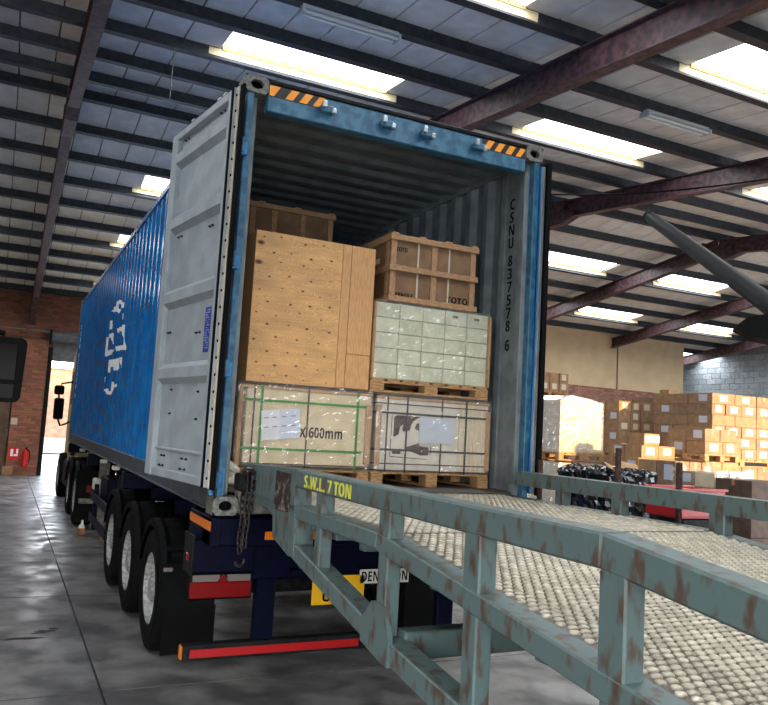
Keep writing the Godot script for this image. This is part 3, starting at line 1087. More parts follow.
	for i in letters.length():
		var gap := 0.04 * (1 if i > 3 else 0) + 0.05 * (1 if i > 9 else 0)
		lettering("digit", letters[i], 0.088, M.black_print, nb, Transform3D(Basis(Vector3(0, 0, 1), Vector3.UP, Vector3(-1, 0, 0)), Vector3(CW - 0.056, 3.80 - HB - i * 0.1085 - gap, -0.315)))
	# flat strip of wall by the door that carries the number
	bx("number_panel", Vector3(CW - 0.045, CH / 2, -0.30), Vector3(0.018, CH - 0.3, 0.17), M.inner, c)

func print_on_side(s: SurfaceTool, pts: PackedVector2Array):
	var lo := 1e9
	var hi := -1e9
	for p in pts:
		lo = minf(lo, p.x)
		hi = maxf(hi, p.x)
	var br := corr_breaks(lo, hi)
	for i in br.size() - 1:
		var strip := PackedVector2Array([Vector2(br[i], -1), Vector2(br[i + 1], -1), Vector2(br[i + 1], 5), Vector2(br[i], 5)])
		for poly in Geometry2D.intersect_polygons(pts, strip):
			var idx := Geometry2D.triangulate_polygon(poly)
			for k in range(0, idx.size(), 3):
				var v := []
				for j in 3:
					var p: Vector2 = poly[idx[k + j]]
					v.append(Vector3(0.012 + corr_depth(clampf(p.x, br[i] + 1e-5, br[i + 1] - 1e-5)), p.y, -p.x))
				tri(s, v[0], v[1], v[2], Vector3.LEFT)

func casting(k: Node3D, cs: Vector3, rear: bool, left: bool):
	# cast block with a hole through its outward faces
	var s := st()
	var zf := cs.z if rear else 0.0
	var d := 0.03
	var hw := 0.045
	var hh := 0.032
	# rear/front face with an opening
	var outer := [Vector2(0.012, 0.008), Vector2(cs.x - 0.012, 0.008), Vector2(cs.x - 0.012, cs.y - 0.008), Vector2(0.012, cs.y - 0.008)]
	var cx := cs.x / 2
	var cy := cs.y / 2
	var sgz := 1.0 if rear else -1.0
	var n := 16
	for i in n:
		var a0 := TAU * i / n
		var a1 := TAU * (i + 1) / n
		var q0 := Vector2(cx + cos(a0) * hw, cy + sin(a0) * hh)
		var q1 := Vector2(cx + cos(a1) * hw, cy + sin(a1) * hh)
		var e0 := edge_point(cx, cy, a0, cs)
		var e1 := edge_point(cx, cy, a1, cs)
		quad(s, Vector3(q0.x, q0.y, zf), Vector3(q1.x, q1.y, zf), Vector3(e1.x, e1.y, zf), Vector3(e0.x, e0.y, zf), Vector3(0, 0, sgz))
		quad(s, Vector3(q0.x, q0.y, zf), Vector3(q1.x, q1.y, zf), Vector3(q1.x, q1.y, zf - sgz * d), Vector3(q0.x, q0.y, zf - sgz * d), Vector3(cx - q0.x, cy - q0.y, 0))
	# other faces
	var o := Vector3(cs.x / 2, cs.y / 2, cs.z / 2)
	quad(s, Vector3(0, 0, 0), Vector3(0, 0, cs.z), Vector3(0, cs.y, cs.z), Vector3(0, cs.y, 0), Vector3.LEFT)
	quad(s, Vector3(cs.x, 0, 0), Vector3(cs.x, 0, cs.z), Vector3(cs.x, cs.y, cs.z), Vector3(cs.x, cs.y, 0), Vector3.RIGHT)
	quad(s, Vector3(0, cs.y, 0), Vector3(cs.x, cs.y, 0), Vector3(cs.x, cs.y, cs.z), Vector3(0, cs.y, cs.z), Vector3.UP)
	quad(s, Vector3(0, 0, 0), Vector3(cs.x, 0, 0), Vector3(cs.x, 0, cs.z), Vector3(0, 0, cs.z), Vector3.DOWN)
	quad(s, Vector3(0, 0, cs.z - zf), Vector3(cs.x, 0, cs.z - zf), Vector3(cs.x, cs.y, cs.z - zf), Vector3(0, cs.y, cs.z - zf), Vector3(0, 0, -sgz))
	obj("casting_block", s, M.casting, k)
	s = st()
	box(s, o + Vector3(0, 0, -0.02 * sgz), Vector3(cs.x - 0.02, cs.y - 0.02, 0.05))  # near-black block stands in for the shade inside the casting
	obj("hollow_shade", s, M.rubber, k)

func edge_point(cx: float, cy: float, a: float, cs: Vector3) -> Vector2:
	var d := Vector2(cos(a), sin(a))
	var t := 1e9
	if absf(d.x) > 1e-6:
		t = minf(t, (cs.x / 2) / absf(d.x))
	if absf(d.y) > 1e-6:
		t = minf(t, (cs.y / 2) / absf(d.y))
	return Vector2(cx, cy) + d * t

func build_doors():
	var y0 := 1.47
	make_door("container_door", "open grey container door folded back along the blue side", Vector3(-0.035, y0, 0.05), Vector3(-0.145, 0, -0.989), true)
	make_door("container_door", "open container door folded back on the far side, only its edge showing", Vector3(CW + 0.003, y0, 0.0), Vector3(0.004, 0, -1), false)

func make_door(called: String, label: String, at: Vector3, dir: Vector3, left: bool):
	# local x runs from the hinge to the free edge; the grey inner face looks towards local -f
	var d := thing(called, label, "container door", at, "container doors")
	var X := dir.normalized()
	var Z := X.cross(Vector3.UP)
	d.basis = Basis(X, Vector3.UP, Z)
	var f := -1.0 if left else 1.0     # direction of the visible (inner) face along local z
	var W := 1.17
	var H := 2.58
	var s := st()
	box(s, Vector3(W / 2, H / 2, 0), Vector3(W - 0.02, H - 0.02, 0.02), 0.002)
	obj("panel", s, M.door_grey, d)
	s = st()
	box(s, Vector3(W / 2, H / 2, -f * 0.014), Vector3(W, H, 0.008), 0.002)
	obj("outer_skin", s, M.blue, d)
	# frame members
	for q in [[Vector3(0.045, H / 2, f * 0.025), Vector3(0.09, H, 0.05)], [Vector3(W - 0.06, H / 2, f * 0.025), Vector3(0.12, H, 0.05)], [Vector3(W / 2, 0.03, f * 0.02), Vector3(W - 0.2, 0.06, 0.04)], [Vector3(W / 2, H - 0.03, f * 0.025), Vector3(W - 0.2, 0.06, 0.05)], [Vector3(W / 2, 0.20, f * 0.012), Vector3(W - 0.2, 0.02, 0.03)]]:
		bx("frame_member", q[0], q[1], M.door_grey, d, 0.006)
	# horizontal ribs (trapezoid)
	for q in [0.735, 1.29, 1.86, 2.37]:
		s = st()
		prism(s, PackedVector2Array([Vector2(-0.075, 0), Vector2(-0.035, 0.042), Vector2(0.035, 0.042), Vector2(0.075, 0)]), Transform3D(Basis(Vector3.UP, Vector3(0, 0, f), Vector3.RIGHT), Vector3(0.088, q, f * 0.009)), W - 0.205)
		obj("rib", s, M.door_grey, d)
	# rubber seal and its riveted strip along the hinge edge
	bx("seal", Vector3(-0.055, H / 2, f * 0.012), Vector3(0.05, H + 0.02, 0.02), M.rubber, d, 0.004)
	bx("seal", Vector3(W / 2, H + 0.012, f * 0.02), Vector3(W, 0.02, 0.03), M.rubber, d, 0.004)
	bx("seal", Vector3(0.012, H / 2, f * 0.054), Vector3(0.026, H, 0.01), M.rubber, d, 0.003)
	var strip := bx("seal_strip", Vector3(-0.02, H / 2, f * 0.03), Vector3(0.035, H, 0.012), M.seal_strip, d, 0.003)
	var rv := st()
	lathe(rv, [[0.0, 0.0], [0.009, 0.0], [0.009, 0.006], [0.0, 0.008]], 8, Transform3D(Basis(Vector3.RIGHT, PI / 2 * f), Vector3.ZERO))
	var rvm := rv.commit()
	for k in 24:
		obj("rivet", rvm, M.rubber, strip, Vector3(0, -H / 2 + 0.06 + k * 0.107, f * 0.006))
	# hinge blades
	for q in ([0.05, 0.75, 1.45, 2.2] if left else []):
		bx("hinge_blade", Vector3(0.0, q, -f * 0.02), Vector3(0.10, 0.1, 0.016), M.blue_frame, d, 0.003)
	if not left:
		bx("seal", Vector3(-0.085, H / 2, 0.0), Vector3(0.012, H, 0.045), M.rubber, d, 0.003)
		return
	# free-edge cam bracket, studs and sticker
	bx("edge_bracket", Vector3(W + 0.01, 2.36, f * 0.01), Vector3(0.05, 0.16, 0.05), M.door_grey, d, 0.004)
	var sd := st()
	lathe(sd, [[0.0, 0.0], [0.009, 0.0], [0.009, 0.006], [0.005, 0.007], [0.005, 0.016], [0.0, 0.017]], 8, Transform3D(Basis(Vector3.RIGHT, PI / 2 * f), Vector3.ZERO))
	var sdm := sd.commit()
	for q in [[0.22, 2.50], [0.28, 2.50], [0.9, 2.50], [0.96, 2.50], [0.33, 1.72], [0.28, 1.72], [0.88, 1.75], [0.94, 1.75], [0.42, 1.0], [0.36, 1.0], [0.95, 1.04], [1.0, 1.04], [0.3, 0.6], [0.3, 0.42], [0.82, 0.62], [0.82, 0.45], [0.42, 0.15], [0.5, 0.15], [0.86, 0.15], [0.92, 0.15], [0.44, 0.08], [0.52, 0.08], [0.88, 0.08], [0.95, 0.08]]:
		obj("stud", sdm, M.steel_dark, d, Vector3(q[0], q[1], f * 0.012))
	for q in [0.25, 0.35, 0.85]:
		var k := part("keeper", d, Vector3(q, H + 0.03, -f * 0.0))
		bx("keeper_block", Vector3.ZERO, Vector3(0.05, 0.05, 0.04), M.zinc, k, 0.006)
	s = st()
	var o := Vector3(0.19, 0.86, f * 0.0125)
	var c := [Vector2(0, 0), Vector2(0.1, 0), Vector2(0.1, 0.3), Vector2(0, 0.3)]
	var uvs := [Vector2(1, 1), Vector2(0, 1), Vector2(0, 0), Vector2(1, 0)]
	for t in [[0, 1, 2], [0, 2, 3]]:
		for j in t:
			s.set_normal(Vector3(0, 0, f))
			s.set_uv(uvs[j])
			s.add_vertex(o + Vector3(c[j].x, c[j].y, 0))
	obj("sticker", s, M.sticker, d)

# ------------------------------------------------------------------ trailer and tractor
func wheel(parent: Node, at: Vector3, r: float, w: float, called := "wheel", flip := false):
	var k := part(called, parent, at)
	if flip:
		k.rotation.y = PI
	# axis along x, outer face towards -x
	var xf := Transform3D(Basis(Vector3.BACK, PI / 2), Vector3.ZERO)   # local y -> -x
	var s := st()
	var q := r * 0.58
	lathe(s, [[q, -w], [r * 0.9, -w], [r * 0.985, -w * 0.9], [r, -w * 0.8], [r, -w * 0.2], [r * 0.985, -w * 0.1], [r * 0.95, -w * 0.03], [r * 0.8, 0.006], [q * 1.06, 0.0], [q, -0.012]], 48, xf)
	var t := obj("tyre", s, M.tyre, k)
	for g in [0.3, 0.5, 0.7]:
		s = st()
		lathe(s, [[r + 0.001, -w * g - 0.006], [r + 0.002, -w * g + 0.006]], 48, xf)
		obj("groove", s, M.rubber, t)
	s = st()
	lathe(s, [[q, -0.012], [q * 0.95, -0.008], [q * 0.93, -0.05], [q * 0.86, -0.11], [q * 0.62, -0.125], [q * 0.55, -0.09], [q * 0.42, -0.085], [q * 0.4, -0.03], [q * 0.30, -0.012], [0.0, -0.008]], 40, xf)
	obj("rim", s, M.rim, k)
	for i in 10:
		var a := TAU * i / 10
		s = st()
		lathe(s, [[0.0, -0.06], [0.016, -0.062], [0.016, -0.09], [0.0, -0.09]], 6, xf * Transform3D(Basis.IDENTITY, Vector3(cos(a) * q * 0.5, 0, sin(a) * q * 0.5)))
		obj("wheel_nut", s, M.steel_grey, k)
	s = st()
	lathe(s, [[q * 0.99, -w + 0.03], [q * 0.99, -0.06]], 32, xf)
	obj("rim_barrel", s, M.steel_dark, k)

func guard(parent: Node, at: Vector3, r: float, w: float, a0: float, a1: float, called := "mudguard"):
	# curved guard over a wheel: angles in the y-z plane, 0 = towards +z, 90 = up
	var s := st()
	var n := 14
	var t := 0.012
	for i in n:
		var q0 := deg_to_rad(lerpf(a0, a1, float(i) / n))
		var q1 := deg_to_rad(lerpf(a0, a1, float(i + 1) / n))
		var prof := [[0.0, -0.045], [0.006, 0.0], [0.05, 0.014], [0.09, 0.0], [w * 0.5, 0.012], [w * 0.6, 0.0], [w - 0.05, 0.012], [w, 0.0]]
		for j in prof.size() - 1:
			var v := []
			for e in [[q0, j], [q1, j], [q1, j + 1], [q0, j + 1]]:
				var rr: float = r + prof[e[1]][1]
				v.append(Vector3(prof[e[1]][0], sin(e[0]) * rr, cos(e[0]) * rr))
			var o := Vector3(-0.4, sin(q0), cos(q0))
			quad(s, at + v[0], at + v[1], at + v[2], at + v[3], o)
			var u := []
			for e in [[q0, j], [q1, j], [q1, j + 1], [q0, j + 1]]:
				var rr: float = r + prof[e[1]][1] - t
				u.append(Vector3(prof[e[1]][0] + 0.004, sin(e[0]) * rr, cos(e[0]) * rr))
			quad(s, at + u[0], at + u[1], at + u[2], at + u[3], -o)
	obj(called, s, M.guard, parent)

func build_trailer():
	var s: SurfaceTool
	var t := thing("skeletal_trailer", "dark blue skeletal trailer with three axles carrying the container", "trailer")
	for x in [0.72, 1.72]:
		bx("chassis_beam", Vector3(x, 1.07, -5.6), Vector3(0.02, 0.36, 10.7), M.chassis, t)
		for y in [0.89, 1.25]:
			bx("chassis_flange", Vector3(x, y, -5.6), Vector3(0.15, 0.02, 10.7), M.chassis, t, 0.003)
	for z in [-0.09, -4.0, -7.9, -11.9]:
		bx("bolster", Vector3(CW / 2, 1.19, z - 0.03), Vector3(CW + 0.0, 0.18, 0.2), M.chassis, t, 0.01)
	for z in [-1.0, -2.45, -3.75, -5.4, -6.6]:
		bx("cross_beam", Vector3(CW / 2, 1.08, z), Vector3(1.9, 0.14, 0.08), M.chassis, t, 0.005)
	# yellow reflective band on the rear bolster end
	bx("side_plate", Vector3(0.03, 1.19, -0.30), Vector3(0.06, 0.18, 0.62), M.chassis, t, 0.006)
	bx("reflective_band", Vector3(-0.003, 1.225, -0.30), Vector3(0.006, 0.055, 0.58), M.amber, t)
	bx("reflective_band", Vector3(0.6, 1.17, 0.012), Vector3(0.5, 0.05, 0.006), M.amber, t)
	# rear light beam
	bx("light_beam", Vector3(0.165, 1.0, -0.33), Vector3(0.43, 0.22, 0.12), M.chassis, t, 0.01)
	bx("light_beam", Vector3(CW - 0.165, 1.0, -0.33), Vector3(0.43, 0.22, 0.12), M.chassis, t, 0.01)
	bx("rear_frame", Vector3(CW / 2, 0.98, -0.36), Vector3(CW - 0.3, 0.3, 0.08), M.chassis, t, 0.01)
	bx("end_bracket", Vector3(-0.045, 1.01, -0.36), Vector3(0.014, 0.26, 0.24), M.steel_dark, t, 0.003)
	bx("side_lamp", Vector3(-0.056, 0.99, -0.34), Vector3(0.012, 0.05, 0.06), M.red_lens, t, 0.004)
	for x in [0.165, CW - 0.165]:
		var l := part("tail_lamp", t, Vector3(x, 0.80, -0.30))
		bx("lamp_housing", Vector3(0, 0, -0.02), Vector3(0.43, 0.17, 0.07), M.guard, l, 0.008)
		bx("lens", Vector3(0, -0.02, 0.02), Vector3(0.41, 0.105, 0.016), M.red_lens, l, 0.006)
		bx("clear_lens", Vector3(-0.1, 0.055, 0.018), Vector3(0.18, 0.045, 0.012), M.clear_lens, l, 0.004)
		bx("clear_lens", Vector3(0.12, 0.055, 0.018), Vector3(0.16, 0.045, 0.012), M.clear_lens, l, 0.004)
		s = st()
		prism(s, PackedVector2Array([Vector2(-0.03, 0.03), Vector2(0.05, 0.03), Vector2(0.01, 0.085)]), Transform3D(Basis.IDENTITY, Vector3(0, 0, 0.018)), 0.012)
		obj("reflector", s, M.red_lens, l)
	# under-run bumper
	var b := part("bumper", t, Vector3(CW / 2, 0.378, -0.34))
	bx("bar", Vector3.ZERO, Vector3(CW + 0.1, 0.10, 0.08), M.steel_dark, b, 0.006)
	bx("red_strip", Vector3(-0.62, -0.006, 0.042), Vector3(1.2, 0.052, 0.004), M.red_strip, b)
	bx("red_strip", Vector3(0.64, -0.006, 0.042), Vector3(1.15, 0.052, 0.004), M.red_strip, b)
	bx("end_cap", Vector3(-CW / 2 - 0.052, 0, 0), Vector3(0.012, 0.085, 0.07), M.amber, b, 0.004)
	for x in [0.5, CW - 0.5]:
		bx("bumper_arm", Vector3(x, 0.66, -0.38), Vector3(0.14, 0.5, 0.07), M.chassis, t, 0.008)
	# plates
	var np := part("number_plate", t, Vector3(1.02, 0.745, -0.30))
	bx("plate", Vector3.ZERO, Vector3(0.40, 0.20, 0.01), M.plate_yellow, np, 0.003)
	lettering("plate_letter", "U", 0.08, M.black_print, np, Transform3D(Basis.IDENTITY, Vector3(-0.09, -0.04, 0.007)))
	bx("plate_bracket", Vector3(0, 0.06, -0.03), Vector3(0.3, 0.18, 0.03), M.chassis, np, 0.004)
	var mp := part("maker_plate", t, Vector3(1.38, 0.83, -0.30))
	bx("plate", Vector3.ZERO, Vector3(0.40, 0.10, 0.01), M.plate_white, mp, 0.003)
	bx("plate_bracket", Vector3(0, 0.03, -0.03), Vector3(0.3, 0.12, 0.03), M.chassis, mp, 0.004)
	lettering("maker_name", "DENNISON", 0.07, M.black_print, mp, Transform3D(Basis.IDENTITY, Vector3(0, 0, 0.007)), 0.37)
	# axles, wheels, guards
	for k in 3:
		var z := -1.8 - 1.31 * k
		wheel(t, Vector3(-0.03, 0.49, z), 0.49, 0.37)
		wheel(t, Vector3(CW + 0.03, 0.49, z), 0.49, 0.37, "wheel", true)
		s = st()
		rod(s, Vector3(0.3, 0.49, z), Vector3(CW - 0.3, 0.49, z), 0.07, 14)
		obj("axle", s, M.steel_dark, t)
		bx("hanger", Vector3(0.72, 0.75, z + 0.45), Vector3(0.12, 0.35, 0.12), M.chassis, t, 0.005)
		bx("hanger", Vector3(1.72, 0.75, z + 0.45), Vector3(0.12, 0.35, 0.12), M.chassis, t, 0.005)
		for x in [0.72, 1.72]:
			s = st()
			lathe(s, [[0.0, -0.12], [0.13, -0.12], [0.14, 0.0], [0.12, 0.16], [0.0, 0.16]], 18, Transform3D(Basis.IDENTITY, Vector3(x, 0.72, z - 0.25)))
			obj("air_spring", s, M.rubber, t)
		guard(t, Vector3(-0.04, 0.49, z), 0.56, 0.42, 20 if k > 0 else -2, 165)
		guard(t, Vector3(CW - 0.38, 0.49, z), 0.56, 0.42, 20, 165)
	# rear panel and flap behind the last wheel
	bx("guard_panel", Vector3(0.17, 0.62, -1.225), Vector3(0.42, 0.34, 0.02), M.guard, t, 0.006)
	bx("mudflap", Vector3(0.19, 0.29, -1.22), Vector3(0.40, 0.36, 0.012), M.rubber, t, 0.004)
	bx("mudflap", Vector3(CW - 0.19, 0.4, -1.22), Vector3(0.40, 0.58, 0.012), M.rubber, t, 0.004)
	s = st()
	rod(s, Vector3(-0.02, 0.9, -1.19), Vector3(0.3, 0.9, -1.19), 0.025, 10)
	obj("guard_stay", s, M.guard, t)
	bx("marker_lamp", Vector3(0.0, 0.745, -1.205), Vector3(0.07, 0.03, 0.02), M.clear_lens, t, 0.004)
	# side gear: landing legs, tool box, tanks
	for x in [0.22, CW - 0.22]:
		var lg := part("landing_leg", t, Vector3(x, 0, -7.6))
		bx("outer_tube", Vector3(0, 0.86, 0), Vector3(0.14, 0.62, 0.14), M.steel_grey, lg, 0.008)
		bx("inner_tube", Vector3(0, 0.42, 0), Vector3(0.10, 0.4, 0.10), M.steel_grey, lg, 0.006)
		bx("foot", Vector3(0, 0.22, 0), Vector3(0.26, 0.05, 0.26), M.steel_grey, lg, 0.008)
		bx("gear_box", Vector3(-0.1, 0.85, 0.02), Vector3(0.1, 0.16, 0.16), M.plate_white, lg, 0.01)
	bx("side_board", Vector3(0.02, 0.62, -6.55), Vector3(0.06, 0.62, 0.05), M.chassis, t, 0.006)
	bx("side_rail", Vector3(0.0, 0.75, -6.0), Vector3(0.03, 0.12, 1.9), M.chassis, t, 0.006)
	bx("side_rail", Vector3(0.0, 0.45, -6.0), Vector3(0.03, 0.12, 1.9), M.chassis, t, 0.006)
	bx("tool_box", Vector3(0.32, 0.86, -6.2), Vector3(0.5, 0.4, 0.7), M.chassis, t, 0.012)
	s = st()
	lathe(s, [[0.0, -0.45], [0.16, -0.42], [0.18, -0.36], [0.18, 0.36], [0.16, 0.42], [0.0, 0.45]], 18, Transform3D(Basis(Vector3.RIGHT, PI / 2), Vector3(0.3, 1.06, -5.0)))
	obj("air_tank", s, M.guard, t)
	for z in [-5.1, -6.4, -8.3, -9.6]:
		bx("twist_lock", Vector3(0.06, 1.25, z), Vector3(0.09, 0.05, 0.09), M.plate_white, t, 0.01)

func build_tractor():
	var s: SurfaceTool
	var t := thing("tractor_unit", "cream truck cab and chassis pulling the trailer, mostly hidden behind the container", "truck")
	for z in [-9.45, -10.85]:
		wheel(t, Vector3(-0.03, 0.49, z), 0.49, 0.56)
		wheel(t, Vector3(CW + 0.03, 0.49, z), 0.49, 0.56, "wheel", true)
		s = st()
		rod(s, Vector3(0.4, 0.49, z), Vector3(CW - 0.4, 0.49, z), 0.08, 12)
		obj("axle", s, M.steel_dark, t)
		guard(t, Vector3(-0.05, 0.49, z), 0.57, 0.6, 20, 170)
	wheel(t, Vector3(-0.0, 0.49, -14.3), 0.49, 0.3)
	wheel(t, Vector3(CW, 0.49, -14.3), 0.49, 0.3, "wheel", true)
	for x in [0.82, 1.62]:
		bx("chassis_beam", Vector3(x, 0.84, -12.0), Vector3(0.09, 0.10, 6.2), M.steel_dark, t, 0.004)
	bx("rear_panel", Vector3(0.25, 0.62, -8.86), Vector3(0.58, 0.66, 0.03), M.guard, t, 0.008)
	bx("mudflap", Vector3(0.25, 0.22, -8.87), Vector3(0.58, 0.2, 0.012), M.rubber, t)
	bx("tail_lamp", Vector3(0.42, 0.66, -8.82), Vector3(0.62, 0.13, 0.05), M.red_lens, t, 0.008)
	bx("amber_lamp", Vector3(0.62, 0.46, -8.82), Vector3(0.3, 0.09, 0.04), M.amber, t, 0.008)
	bx("grey_bar", Vector3(0.2, 0.46, -8.82), Vector3(0.4, 0.08, 0.04), M.steel_grey, t, 0.008)
	# cab
	var cb := part("cab", t)
	s = st()
	prism(s, PackedVector2Array([Vector2(-12.75, 0.95), Vector2(-15.1, 0.75), Vector2(-15.15, 1.9), Vector2(-14.9, 3.2), Vector2(-13.6, 3.5), Vector2(-12.75, 3.5)]), Transform3D(Basis(Vector3(0, 0, 1), Vector3.UP, Vector3(-1, 0, 0)), Vector3(CW - 0.1, 0, 0)), CW - 0.25)
	obj("cab_shell", s, M.cab_cream, cb)
	bx("side_window", Vector3(0.148, 2.45, -14.3), Vector3(0.01, 0.75, 0.85), M.glass_dark, cb, 0.003)
	bx("side_fairing", Vector3(0.16, 2.9, -12.62), Vector3(0.05, 1.6, 0.3), M.cab_cream, cb, 0.015)
	bx("exhaust_stack", Vector3(0.13, 1.6, -12.58), Vector3(0.1, 1.2, 0.12), M.rusty, cb, 0.02)
	bx("fuel_tank", Vector3(0.3, 0.62, -12.6), Vector3(0.55, 0.55, 1.6), M.steel_dark, cb, 0.06)
	var mr := part("wing_mirror", t, Vector3(-0.18, 0, -13.2))
	bx("upper_mirror", Vector3(-0.02, 2.36, 0), Vector3(0.2, 0.2, 0.1), M.guard, mr, 0.03)
	bx("lower_mirror", Vector3(0.0, 1.96, 0), Vector3(0.2, 0.46, 0.1), M.guard, mr, 0.03)
	s = st()
	tube(s, [Vector3(0.36, 2.58, 0), Vector3(0.02, 2.5, 0), Vector3(-0.02, 2.3, 0), Vector3(0.0, 1.75, 0), Vector3(0.06, 1.6, 0), Vector3(0.12, 1.62, 0), Vector3(0.36, 1.75, 0)], 0.02, 8)
	obj("mirror_arm", s, M.guard, mr)

	# neighbouring lorry at the frame's edge: only its mirror reaches the view
	var l := thing("lorry_cab", "red lorry cab whose black wing mirror hangs beside the brick pier", "truck", Vector3(-1.28, 0, -2.1))
	var mi := part("wing_mirror", l)
	s = st()
	var hp := PackedVector2Array()
	for q in [[-0.16, 2.00, 200, 270], [0.10, 2.0, 270, 350], [0.115, 2.41, 10, 90], [-0.16, 2.41, 90, 160]]:
		for i in 5:
			var a := deg_to_rad(lerpf(q[2], q[3], i / 4.0))
			hp.append(Vector2(q[0] + cos(a) * 0.06, q[1] + sin(a) * 0.06))
	prism(s, hp, Transform3D(Basis.IDENTITY, Vector3(0, 0, -0.14)), 0.14)
	obj("mirror_housing", s, M.guard, mi)
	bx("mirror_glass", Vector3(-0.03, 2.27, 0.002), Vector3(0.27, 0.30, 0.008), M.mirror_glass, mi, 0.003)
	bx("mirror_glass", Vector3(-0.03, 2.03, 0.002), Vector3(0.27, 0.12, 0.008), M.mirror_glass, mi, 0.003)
	s = st()
	tube(s, [Vector3(0.0, 2.50, -0.08), Vector3(-0.25, 2.56, -0.1), Vector3(-0.6, 2.5, -0.3)], 0.022, 8)
	obj("mirror_arm", s, M.guard, mi)
	var lb := part("cab", l)
	s = st()
	box(s, Vector3(-1.75, 2.1, -1.2), Vector3(2.4, 2.5, 2.2), 0.08)
	obj("cab_shell", s, M.cab_red, lb)
	bx("side_window", Vector3(-0.545, 2.5, -1.3), Vector3(0.02, 0.8, 1.0), M.glass_dark, lb, 0.005)
	for x in [-2.85, -0.75]:
		wheel(l, Vector3(x, 0.49, -1.6), 0.49, 0.3)
	bx("chassis_beam", Vector3(-1.75, 0.8, -0.9), Vector3(0.9, 0.2, 2.4), M.steel_dark, l, 0.01)

# ------------------------------------------------------------------ cargo
func pallet(label: String, at: Vector3, size: Vector3, group := "pallets", turned := false, boards := 7) -> Node3D:
	# at = centre of underside; runners along x unless turned
	var p := thing("wooden_pallet", label, "pallet", at, group)
	var L := size.z if turned else size.x
	var D := size.x if turned else size.z
	if turned:
		p.rotation.y = PI / 2
	var bh := size.y * 0.16
	for k in 3:
		var z := -D / 2 + 0.05 + k * (D - 0.1) / 2
		bx("bottom_board", Vector3(0, bh / 2, z), Vector3(L, bh, 0.1), M.pallet_wood, p, 0.003)
		for i in 3:
			bx("block", Vector3(-L / 2 + 0.06 + i * (L - 0.12) / 2, size.y / 2 - bh * 0.5, z), Vector3(0.12, size.y - 3 * bh, 0.1), M.pallet_wood, p, 0.003)
		bx("bearer", Vector3(0, size.y - bh * 1.5, z), Vector3(L, bh, 0.1), M.pallet_wood, p, 0.003)
	var w := L / boards
	for k in boards:
		bx("deck_board", Vector3(-L / 2 + w * (k + 0.5), size.y - bh / 2, 0), Vector3(w * 0.82, bh, D), M.pallet_wood, p, 0.003)
	return p

func carton_at(called: String, label: String, category: String, at: Vector3, size: Vector3, board: String, group: String, marks: Array, tilt := 0.0) -> Node3D:
	# at = centre of underside. marks: "x" = paper on the -x face, "z" = paper on the +z face
	var c := thing(called, label, category, at, group, tilt)
	bx("body", Vector3(0, size.y / 2, 0), size, M[board], c, 0.005)
	var along_x := size.x >= size.z
	if along_x:
		bx("tape", Vector3(0, size.y + 0.0005, 0), Vector3(size.x - 0.01, 0.002, 0.05), M.tape, c)
		bx("tape", Vector3(-size.x / 2 - 0.0005, size.y - 0.04, 0), Vector3(0.002, 0.08, 0.05), M.tape, c)
	else:
		bx("tape", Vector3(0, size.y + 0.0005, 0), Vector3(0.05, 0.002, size.z - 0.01), M.tape, c)
		bx("tape", Vector3(0, size.y - 0.04, size.z / 2 + 0.0005), Vector3(0.05, 0.08, 0.002), M.tape, c)
	for m in marks:
		if m[0] == "x":
			bx("paper_label", Vector3(-size.x / 2 - 0.001, size.y * 0.55, m[1] * size.z), Vector3(0.003, size.y * 0.62, minf(0.2, size.z * 0.45)), M.paper_blue, c)  # bluish paper tint stands in for shade on this side
		else:
			bx("paper_label", Vector3(m[1] * size.x, size.y * 0.55, size.z / 2 + 0.001), Vector3(minf(0.2, size.x * 0.5), size.y * 0.6, 0.003), M.paper, c)  # cream paper tint stands in for sunlight on this side
	return c

func film_shell(called: String, parent: Node, c: Vector3, size: Vector3, m: Material, amp: float, seed_: int, open_bottom := true, nseg := 26):
	# stretch film: a thin wrinkled skin round a load
	var n := FastNoiseLite.new()
	n.seed = seed_
	n.frequency = 2.2
	n.fractal_octaves = 3
	var n2 := FastNoiseLite.new()
	n2.seed = seed_ + 5
	n2.frequency = 5.5
	var s := st()
	var h := size / 2
	var faces := [[0, -1.0], [0, 1.0], [2, -1.0], [2, 1.0], [1, 1.0]]
	if not open_bottom:
		faces.append([1, -1.0])
	for f in faces:
		var a: int = f[0]
		var b := (a + 1) % 3
		var d := (a + 2) % 3
		var g := []
		for i in nseg + 1:
			var row := []
			for j in nseg + 1:
				var v := Vector3.ZERO
				v[a] = f[1] * h[a]
				v[b] = (2.0 * i / nseg - 1.0) * h[b]
				v[d] = (2.0 * j / nseg - 1.0) * h[d]
				var o := Vector3.ZERO
				o[a] = f[1]
				var e := 0.0 if (a == 1 or i == 0 or j == 0 or i == nseg or j == nseg) else 1.0
				var q := absf(n.get_noise_3d(v.x * 0.8 + v.y, v.y * 2.2 - v.x, v.z * 1.6)) + 0.5 * absf(n2.get_noise_3d(v.x + v.y * 0.4, v.y * 1.8, v.z))
				row.append(c + v + o * (amp * q * e * (0.35 if a == 0 else 1.0)))
			g.append(row)
		for i in nseg:
			for j in nseg:
				var o := Vector3.ZERO
				o[a] = f[1]
				quad(s, g[i][j], g[i + 1][j], g[i + 1][j + 1], g[i][j + 1], o)
	return obj(called, s, m, parent)

